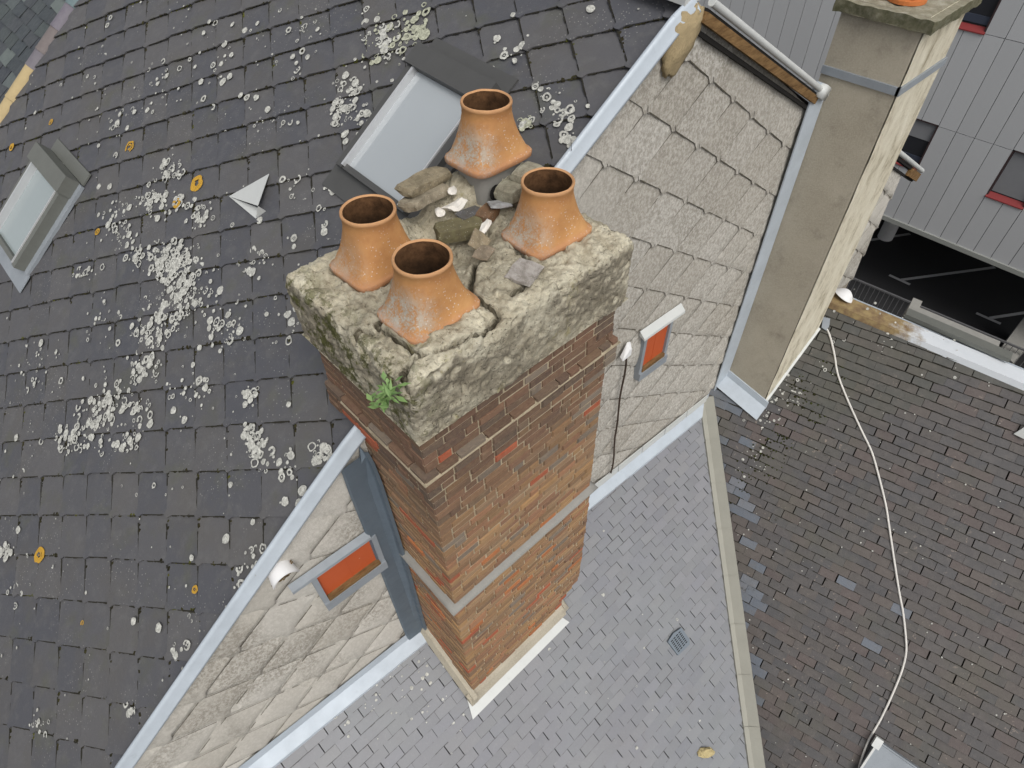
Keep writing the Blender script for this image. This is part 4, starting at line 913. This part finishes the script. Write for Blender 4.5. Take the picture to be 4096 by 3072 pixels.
mb.prism([Vector((p.x, p.y, -11.8)) for p in (Vector((-4.4, -3.0, 0)), vb2, rB, i0, Vector((6, 2.3, 0)), Vector((-4.4, 2.6, 0)))], [Vector((p.x, p.y, z_)) for p, z_ in ((Vector((-4.4, -3.0, 0)), -11.1), (vb2, -11.1), (rB, -10.8), (i0, -9.5), (Vector((6, 2.3, 0)), -9.5), (Vector((-4.4, 2.6, 0)), -9.5))])
mb.build('wall', M['inner'], EXT)
# small zinc hood at the bottom edge and vent at the right edge
h1, h2, h3 = on_br(3440, 3072, .10), on_br(3509, 2967, .12), on_br(3660, 3072, .12)
mb = MB(); ex1, ex2 = h2-(h2-h1)*3.2, h3+(h3-h2)*1.2
mb.prism([h2, ex2, ex2+(ex1-h2), ex1], [p+n_br*.02 for p in (h2, ex2, ex2+(ex1-h2), ex1)]); mb.prism([h2, ex1, ex1-n_br*.12, h2-n_br*.12], [p+(ex2-h2).normalized()*.02 for p in (h2, ex1, ex1-n_br*.12, h2-n_br*.12)]); mb.prism([h2, ex2, ex2-n_br*.13, h2-n_br*.13], [p-(ex1-h2).normalized()*.02 for p in (h2, ex2, ex2-n_br*.13, h2-n_br*.13)])
HD = mb.build('dormer_hood', M['zinc_mid'], EXT); tag(HD, 'streaked metal hood of a small dormer under the cable end')
mb = MB(); mb.bar(h2-(ex1-h2).normalized()*.06+n_br*.01, h2+(ex1-h2).normalized()*.07+n_br*.02, (ex2-h2).normalized()*.045, n_br*.03); mb.bar(h2+n_br*.03, ex1+n_br*.03, (ex2-h2).normalized()*.012, n_br*.012); mb.build('hood_roll', M['lead'], HD)
t1, t2, t3 = on_br(4052, 1736, .02), on_br(4100, 1706, .10), on_br(4100, 1762, .02)
mb = MB(); e1_, e2_ = t2+(t2-t1)*1.2, t3+(t3-t1)*1.0
mb.prism([t1+n_br*.015, t2, e1_, t3+n_br*.06], [p+n_br*.005 for p in (t1+n_br*.015, t2, e1_, t3+n_br*.06)]); mb.prism([t1, t3, e2_], [p+n_br*.006 for p in (t1, t3, e2_)])
tag(mb.build('roof_vent', M['lead'], EXT), 'pale metal triangular vent at the edge of the brown slates')

# ================================================================== rendered chimney
RC = thing('rendered_chimney', 'tall beige rendered chimney with a mossy slab cap at the gable end', 'chimney', (6.8, 2.2, -7.0))
BX, BY, BX1 = 6.35, 1.83, 7.30
BYR = gy(6.35)+.05
mb = MB()
TOPZ = -1.90
nzz = 24
rows = []
for k in range(nzz+1):
    z = -8.2+(TOPZ+8.2)*k/nzz; tp = .06*max(0, (z+6.6)/4.7)
    rows.append([(BX+tp*.3, BYR, z), (BX+tp*.3+.004*noise.noise(Vector((1, z*3, 0))), BY+.008, z)])
mb.quad_grid(rows, flip=True)
mb.quad_grid([[(r_[0][0], BYR, r_[0][2]), (BX1, BYR, r_[0][2])] for r_ in rows])
BS = mb.build('shaft', M['beige'], RC)
mb = MB()
mb.quad_grid([[(BX+(BX1-BX)*j/12+(.03*max(0, (z+6.6)/4.7) if j == 0 else 0), BY+.006*noise.noise(Vector((j*.7, z*4, 3))), z) for j in range(13)] for z in [-8.2+(TOPZ+8.2)*k/60 for k in range(61)]])
mb.quad_grid([[(BX1, BY, z), (BX1, BYR, z)] for z in (-8.2, TOPZ)])
tag(mb.build('pebbledash_face', M['pebble'], BS), 'cream pebbledashed face of the chimney')
mb = MB(); mb.bar((BX+.01, BYR, -2.50), (BX+.01, BY-.012, -2.50), (.018, 0, 0), (0, 0, .035)); mb.bar((BX-.008, BY-.004, -2.50), (BX1+.02, BY-.004, -2.50), (0, .018, 0), (0, 0, .035)); mb.build('metal_strap', M['zinc_mid'], RC)
mb = MB()
cx0, cx1, cy0, cy1 = BX-.045, BX1+.07, BY-.07, BYR+.06; n1, n2 = 30, 24
cp = lambda x, y, z: Vector((x, y, z))+Vector((fbm((x*7, y*7, z*7), 4), fbm((x*7+5, y*7, z*7), 4), fbm((x*7, y*7+5, z*7), 4)))*.014
gx = [cx0+(cx1-cx0)*k/n1 for k in range(n1+1)]; gyv = [cy0+(cy1-cy0)*k/n2 for k in range(n2+1)]; gz = [-2.005+.10*k/4 for k in range(5)]
mb.quad_grid([[cp(x, y, gz[-1]) for x in gx] for y in gyv]); mb.quad_grid([[cp(x, cy0, z) for x in gx] for z in gz]); mb.quad_grid([[cp(cx0, y, z) for y in gyv] for z in gz], flip=True); mb.quad_grid([[cp(cx1, y, z) for y in gyv] for z in gz]); mb.quad_grid([[cp(x, cy1, z) for x in gx] for z in gz], flip=True); mb.poly([(cx0, cy0, -2.0), (cx0, cy1, -2.0), (cx1, cy1, -2.0), (cx1, cy0, -2.0)])
t = NT('mossy_concrete', .95, 0, .1); up_ = t.n('ShaderNodeNewGeometry'); sp_ = t.n('ShaderNodeSeparateXYZ'); t.set(sp_.inputs[0], up_.outputs['Normal'])
c_ = t.ramp(t.noise(9, 7, .75), [(.3, (.21, .19, .13)), (.55, (.36, .34, .26)), (.75, (.52, .50, .43))])
c_ = t.mix(t.math('MULTIPLY', t.ramp(sp_.outputs[2], [(.3, .9), (.8, .1)]), t.ramp(t.noise(12, 6, .7), [(.3, .4), (.6, 1)])), c_, (.085, .085, .045)); t.col(c_); t.bump(t.noise(40, 6, .8), .8, .02)
mb.build('cap', t.m, RC, True)
# flashings round its foot
mb = MB(); z_t, z_b = -2.62, zlg(6.3)+.1
mb.prism([Vector((6.13, gy(6.13), z_))+GN*.03 for z_ in (z_b,)]+[Vector((6.36, gy(6.36), z_b))+GN*.05, Vector((6.36, gy(6.36), z_t-.0))+GN*.05, Vector((6.13, gy(6.13), z_t+.10))+GN*.03], [Vector((6.13, gy(6.13), z_b))+GN*.045, Vector((6.34, gy(6.36), z_b))+GN*.07, Vector((6.34, gy(6.36), z_t))+GN*.07, Vector((6.13, gy(6.13), z_t+.10))+GN*.045])
mb.build('corner_flashing', M['zinc'], RC)
zb_ = lambda x, y: .84*x+.2*y-12.53
mb = MB(); a, b = Vector((BX, gy(BX), zb_(BX, gy(BX)))), Vector((BX, BY-.06, zb_(BX, BY-.06)))
mb.prism([a+Vector((-.01, 0, .02)), b+Vector((-.01, 0, .02)), b+Vector((.0, 0, .13)), a+Vector((.0, 0, .13))], [a+Vector((-.04, 0, .02)), b+Vector((-.04, 0, .02)), b+Vector((-.02, 0, .13)), a+Vector((-.02, 0, .13))])
a2, b2 = a+Vector((-.035, 0, .035)), b+Vector((-.035, 0, .035)); dn_ = Vector((-.16, 0, -.134))
mb.prism([a2, b2, b2+dn_, a2+dn_], [p+n_br*.008 for p in (a2, b2, b2+dn_, a2+dn_)]); mb.build('apron_flashing', M['zinc'], RC)
mb = MB(); a, b = Vector((BX, BY, zb_(BX, BY))), Vector((BX1, BY, zb_(BX1, BY))); o_ = Vector((0, -.02, 0))
mb.prism([a+o_, b+o_, b+o_*1.6+Vector((0, 0, .06)), a+o_*1.6+Vector((0, 0, .06))], [a-o_*0+Vector((0, 0, -.02)), b+Vector((0, 0, -.02)), b+Vector((0, 0, .07)), a+Vector((0, 0, .07))]); mb.build('soaker', M['lead'], RC)
# clay pots with slots on it
def slot_pot(px, py, lab):
    p = on_z(px, py, -1.90); q = MB(); n = 24
    cyl = lambda r0, r1, z0, z1, m=0: q.quad_grid([[Vector((r0*math.cos(k*2*math.pi/n), r0*math.sin(k*2*math.pi/n), z0)) for k in range(n)], [Vector((r1*math.cos(k*2*math.pi/n), r1*math.sin(k*2*math.pi/n), z1)) for k in range(n)]], m=m, close=True)
    cyl(.16, .16, 0, .03); cyl(.16, .125, .03, .035); cyl(.125, .125, .035, .06)
    for k in range(8):
        a = k*math.pi/4; c, s_ = math.cos(a), math.sin(a); tg = Vector((-s_, c, 0)); rd = Vector((c, s_, 0))
        q.bar(rd*.125+Vector((0, 0, .05)), rd*.115+Vector((0, 0, .26)), tg*.025, rd*.012)
    cyl(.085, .085, .03, .26, 1); cyl(.13, .145, .26, .30); cyl(.145, .145, .30, .33); q.poly([Vector((.145*math.cos(k*2*math.pi/n), .145*math.sin(k*2*math.pi/n), .33)) for k in range(n)])
    o = q.build('slotted_pot', [M['clay'], M['dark']], None, False, Vector((0, 0, 0))); o.location = p; tag(o, lab, 'chimney pot', 'slotted pots on the rendered chimney')
slot_pot(3625, 0, 'orange slotted clay pot whole in view on the mossy slab cap')
slot_pot(3500, -32, 'orange slotted clay pot cut off by the top of the picture')

# ================================================================== small things
ir0, ir1 = on_g(2497, 1400, .03), on_g(2437, 1885, .03)
mb = MB(); pts = [ir0+(ir1-ir0)*k/12+GN*(.03+.01*math.sin(k*1.3))+GU*.012*math.sin(k*.8) for k in range(13)]; mb.tube(pts, .011, 7)
for k in (2, 4, 6, 7, 9, 11): mb.tube([pts[k]-GU*.035+Vector((0, 0, .015)), pts[k]+GU*.012], .004, 5)
IR = mb.build('iron_rod', M['iron'], None, True, ir1); tag(IR, 'thin rusty iron rod hanging down the gable between chimney and window', 'iron rod')
mb = MB(); mb.prism([ir0+GU*a_+GN*.02+Vector((0, 0, b_)) for a_, b_ in ((-.08, -.03), (.05, -.0), (.05, .1), (-.0, .12))], [ir0+GU*a_+GN*.07+Vector((0, 0, b_)) for a_, b_ in ((-.09, -.05), (.03, -.04), (.03, .04), (-.0, .05))]); mb.build('cap_plate', M['white'], IR)
fc = on_g(2722, 165, .01); mb = MB(); rows = []
for i in range(17):
    r_ = []
    for j in range(21):
        a, b = math.pi*i/16, 2*math.pi*j/20; dv = Vector((math.sin(a)*math.cos(b), math.sin(a)*math.sin(b), math.cos(a)))
        k_ = 1+.22*fbm(dv*3, 4)+.06*math.sin(dv.z*26+3*noise.noise(dv*2))
        r_.append(fc+GU*(dv.x*.15*k_*(1+.25*dv.z))+GN*(dv.y*.07*k_)+Vector((0, 0, dv.z*.20*k_))+GU*(.09*dv.z))
    rows.append(r_)
mb.quad_grid(rows); tag(mb.build('foam_lump', M['foam'], None, True, fc), 'wrinkled brown foam lump filling a hole under the gable peak', 'foam lump')
sp = on_lg(2822, 3008, .03); mb = MB(); rows = []
for i in range(11):
    r_ = []
    for j in range(15):
        a, b = math.pi*i/10, 2*math.pi*j/14; dv = Vector((math.sin(a)*math.cos(b), math.sin(a)*math.sin(b), math.cos(a))); k_ = 1+.4*fbm(dv*1.6+Vector((3, 1, 7)), 4)
        r_.append(sp+LF.U*(dv.x*.095*k_)+LF.V*(dv.y*.075*k_+.05*dv.x)+n_lg*(dv.z*.045*k_+.01))
    rows.append(r_)
mb.quad_grid(rows); tag(mb.build('loose_stone', flat('yellow_stone', (.46, .38, .20), .95, .2, 14, 0, .7), None, False, sp), 'yellowish broken stone lying on the pale slates near the valley', 'stone')
# white cable
CB = [(3305, 1312), (3320, 1345), (3338, 1420), (3352, 1500), (3395, 1610), (3450, 1730), (3487, 1808), (3515, 1905), (3543, 2020), (3557, 2110), (3575, 2230), (3597, 2370), (3612, 2450), (3623, 2550), (3624, 2610), (3608, 2680), (3570, 2775), (3523, 2875), (3480, 2950), (3458, 3000), (3440, 3055), (3432, 3085)]
pts = []
for k in range(len(CB)-1):
    for t_ in (0, .25, .5, .75):
        p0, p1, p2, p3 = [CB[max(0, min(len(CB)-1, k+q))] for q in (-1, 0, 1, 2)]
        c = lambda i: .5*((2*p1[i])+(-p0[i]+p2[i])*t_+(2*p0[i]-5*p1[i]+4*p2[i]-p3[i])*t_*t_+(-p0[i]+3*p1[i]-3*p2[i]+p3[i])*t_**3)
        pts.append(on_br(c(0), c(1), .032+.006*math.sin(k*2.1)))
mb = MB(); mb.tube(pts, .013, 8); tag(mb.build('cable', M['cable'], None, True), 'white cable snaking down the brown slates from the rendered chimney', 'cable')
q = on_br(3298, 1300, .03); mb = MB(); u, v = BF.uv(q)
slab(mb, BF.P, [(u-.06, v-.09), (u+.03, v-.10), (u+.06, v+.0), (u+.05, v+.07), (u-.02, v+.05)], lambda a, b: .06, .05, (1, 1, 1)); tag(mb.build('cable_bracket', M['zinc_mid'], None, False, q), 'grey metal bracket holding the cable at the chimney foot', 'bracket')
# satellite dish behind the ridge
dc = on_z(3386, 1172, -5.66); rD = .14; ax = Vector((.35, -.25, .9)).normalized(); e1_ = ax.orthogonal().normalized(); e2_ = ax.cross(e1_)
mb = MB(); mb.quad_grid([[dc+ax*(.10*(1-(k/8)**2)-.05)+(e1_*math.cos(a)+e2_*math.sin(a))*(rD*max(k/8, .001)) for a in [j*2*math.pi/32 for j in range(32)]] for k in range(9)], close=True); mb.tube([dc+ax*(-.05)+(e1_*math.cos(a)+e2_*math.sin(a))*rD for a in [j*2*math.pi/32 for j in range(33)]], .006, 6)
DI = mb.build('satellite_dish', M['white'], None, True, dc); tag(DI, 'small white satellite dish behind the stained ridge zinc', 'satellite dish')
mb = MB(); mb.tube([dc-ax*.03, dc-ax*.12+Vector((-.05, .08, -.2)), dc+Vector((-.1, .16, -.35))], .014, 8); mb.build('mounting_arm', M['steel'], DI, True)

# ================================================================== neighbouring roof beyond the far rake
NH = thing('neighbour_house', 'neighbouring house with small blue green slates beyond the tan ridge tiles', 'house', (0, 13, -11.8))
NP = lambda u, v, e=0.0: bigP(u, v, e-.30)
mb = MB()
def c_n(r, k, u, v):
    b = R.choice([(.05, .06, .07), (.06, .065, .075), (.07, .085, .085), (.045, .05, .065), (.11, .13, .13), (.06, .07, .08), (.16, .19, .18) if R.random() < .4 else (.06, .07, .075)])
    return mixc(b, (.03, .035, .04), R.uniform(0, .4))
rects(mb, NP, (9.8, .1), .30, .20, 9.75, 15.5, -1.0, 8, [(-1, 0, -9.74), (0, -1, 1.5), (0, 1, 8)], c_n, .012, .026, .02)
mb.quad_grid([[NP(9.7, s, -.03), NP(15.5, s, -.03)] for s in (-1.5, 3, 8)])
mb.build('roof', M['neigh'], NH)
mb = MB(); mb.box((-3, 9.75, -11.8), (5.2, 15.4, -7.6)); mb.build('wall', M['inner'], NH)
def tiles(s0, s1, L, mat, lab, c0=(1, 1, 1)):
    mb = MB(); s = s0
    while s < s1:
        a, b = s, min(s1, s+L*.99); rows = []
        for q, rr in ((a, .095), (a+(b-a)*.9, .10), (b, .105)):
            rows.append([bigP(9.74+rr*math.cos(t_)*1.05, q, -.02+rr*math.sin(t_)*.9) for t_ in [math.pi*k/10 for k in range(11)]])
        mb.quad_grid(rows, tuple(x*R.uniform(.75, 1.25) for x in c0)); s += L
    return tag(mb.build('verge_tiles', mat, NH, True), lab)
sg = big_hs(on_big(118, 262))[1]
tiles(-.6, sg, .33, M['neigh'], 'grey capping along the far roof edge', (.15, .17, .17)); tiles(sg, 8, .46, M['tan'], 'tan half-round capping tiles along the far roof edge')

# ================================================================== parking deck, fence and office block
XB = 16.2; ZG = -11.8
g = MB(); g.poly([(-150, -150, ZG), (150, -150, ZG), (150, 150, ZG), (-150, 150, ZG)]); tag(g.build('ground', M['asphalt'], None), kind='structure')
mb = MB()
def mark(pts, wd=.05):
    for a, b in zip(pts[:-1], pts[1:]):
        a, b = on_z(*a, ZG+.004), on_z(*b, ZG+.004); s_ = (b-a).cross(Vector((0, 0, 1))).normalized()*wd; mb.poly([a-s_, b-s_, b+s_, a+s_])
mark([(3557, 1100), (3640, 1138)]); mark([(3606, 1119), (3980, 1069)]); mark([(3905, 1252), (4003, 1295)]); mark([(3960, 1272), (4200, 1235)]); mark([(3450, 965), (3640, 935)])
tag(mb.build('parking_marking', M['paint'], None), kind='structure')
OB = thing('office_block', 'grey panelled office block standing over a dark parking deck', 'building', (18, 4, ZG))
mb = MB(); zB, zT = -9.18, 5.0
zj = [-.57*XB, -.42*XB, -.302*XB, -.184*XB, -.066*XB, .1*XB]
WIN = [(1.37, 2.06, -6.78, -7.86), (3.55, 4.26, -6.78, -7.86), (3.46, 4.18, -3.75, -4.89)]
pw = .3845; y = .196*XB-20*pw
while y < 18:
    for k in range(5):
        a, b = zj[k], zj[k+1]
        f = R.uniform(.96, 1.04)
        hs_ = [(a+.006, b-.006)]
        for (w0, w1, wt, wb) in WIN:
            if y+pw/2 > w0 and y+pw/2 < w1:
                nh = []
                for (p0, p1) in hs_:
                    if wb > p1 or wt < p0: nh.append((p0, p1))
                    else:
                        if wb-.0 > p0+.02: nh.append((p0, wb))
                        if wt < p1-.02: nh.append((wt, p1))
                hs_ = nh
        for p0, p1 in hs_: mb.box((XB, y+.006, p0), (XB+.05, y+pw-.006, p1), (f, f, f))
    y += pw
WL = mb.build('panel_wall', M['panel'], OB)
mb = MB(); mb.box((XB+.09, -5, zB), (XB+.30, 18, zT)); mb.box((XB+.30, -5, zB), (XB+13, 18, zB+.35)); mb.box((XB+.30, -5, zT-.3), (XB+13, 18, zT)); mb.build('core_wall', M['dark'], OB)
mb = MB(); mb.bar((XB+.02, -5, zB-.05), (XB+.02, 18, zB-.05), (.06, 0, 0), (0, 0, .055)); mb.build('edge_trim', flat('trim', (.28, .29, .27), .6, .06), OB)
WLAB = ['window with a lowered grey blind on the right', 'half shaded window behind the chimney', 'upper window reflecting dark shapes beside the slab cap']
for k, (w0, w1, wt, wb) in enumerate(WIN):
    # reveals follow the panel joints either side
    l0 = min((abs(q_-w0), q_) for q_ in [.196*XB+j*pw for j in range(-20, 40)])[1]; l1 = l0+2*pw
    f = MB(); fx = XB+.0
    f.box((fx+.005, l0, wb), (XB+.085, l0+.03, wt)); f.box((fx+.005, l1-.03, wb), (XB+.085, l1, wt)); f.box((fx+.005, l0, wt-.03), (XB+.085, l1, wt))
    wo = f.build('window', flat('brown_frame', (.055, .035, .036), .5, .1), OB); tag(wo, WLAB[k])
    s_ = MB(); s_.prism([(XB-.03, l0, wb-.02), (XB-.03, l1, wb-.02), (XB+.085, l1, wb+.0), (XB+.085, l0, wb+.0)], [(XB-.03, l0, wb+.0), (XB-.03, l1, wb+.0), (XB+.085, l1, wb+.10), (XB+.085, l0, wb+.10)]); s_.build('sill', M['red'], wo)
    p_ = MB(); p_.box((XB+.075, l0+.03, wb+.02), (XB+.088, l1-.03, wt-.03)); p_.build('pane', M['pane'], wo)
    b_ = MB(); zb2 = {0: wb+.12, 1: wt-.42, 2: wt-.25}[k]; b_.box((XB+.06, l0+.04, zb2), (XB+.072, l1-.04, wt-.03)); b_.build('blind', M['blind'], wo)
    if k: r_ = MB(); r_.box((XB+.05, l0+.03, wb+.13), (XB+.073, l1-.03, wb+.27)); r_.build('rail', flat('blue_grey_frame', (.05, .06, .085), .4, .1), wo)
mb = MB(); cc = on_z(3540, 950, ZG); n = 20
mb.quad_grid([[Vector((cc.x+.22*math.cos(k*2*math.pi/n), cc.y+.22*math.sin(k*2*math.pi/n), z_)) for k in range(n)] for z_ in (ZG, zB)], close=True); tag(mb.build('column', M['white'], OB, True), 'round pale column under the block')
mb = MB(); mb.quad_grid([[Vector((cc.x+.22*math.cos(k*2*math.pi/n), cc.y-5.2+.22*math.sin(k*2*math.pi/n), z_)) for k in range(n)] for z_ in (ZG, zB)], close=True); tag(mb.build('column', M['white'], OB, True), 'round pale column under the block')
mb = MB(); mb.box((XB+12.5, -5, ZG), (XB+13, 18, zB)); mb.build('back_wall', M['dark'], OB)
# fence along the deck edge
f0, f1 = on_z(3382, 1100, -10.72), on_z(4020, 1368, -10.72); fd = (f1-f0).normalized(); fa, fb = f0-fd*1.2, f0+fd*6.2
FE = thing('railing', 'grey steel railing with thin upright bars along the parking deck', 'railing', (f0.x, f0.y, ZG))
fn = Vector((0, 0, 1)).cross(fd)
for z_ in (-10.72, -11.62): q = MB(); q.bar(Vector((fa.x, fa.y, z_)), Vector((fb.x, fb.y, z_)), fn*.02, Vector((0, 0, .022))); q.build('rail', M['steel'], FE)
q = MB(); q.bar((fa.x, fa.y, -11.62), (fa.x, fa.y, -10.73), fd*.008, fn*.008); b0 = q.build('bar', M['steel'], FE)
q = MB(); q.bar((fa.x, fa.y, ZG), (fa.x, fa.y, -10.71), fd*.025, fn*.025); p0 = q.build('post', M['steel'], FE)
L = (fb-fa).length
for k in range(1, int(L/.125)):
    o = b0.copy(); COL.objects.link(o); o.location = fd*(k*.125)
off = (f0-fa).length+.03
for k in range(4):
    o = p0.copy(); COL.objects.link(o); o.location = fd*((off+1.7*k))
# concrete pier wall near the right edge
w0_, w1_ = on_z(4012, 1385, -10.9), on_z(4052, 1455, -9.9)
mb = MB(); pts = [on_z(4000, 1398, -10.9), on_z(4052, 1450, -10.9), on_z(4180, 1310, -10.9), on_z(4120, 1238, -10.9)]
mb.prism([Vector((p.x, p.y, ZG)) for p in pts], pts); tag(mb.build('concrete_pier', M['stone'], None, False, Vector((pts[0].x, pts[0].y, ZG))), 'pale concrete pier standing against the railing at the edge of view', 'pier')

# ------------------------------------------------------------------ lift the whole place so that the parking deck is at z = 0
for o in list(sc.objects):
    if o.parent is None and o.type not in ('CAMERA', 'LIGHT'): o.location.z += HC
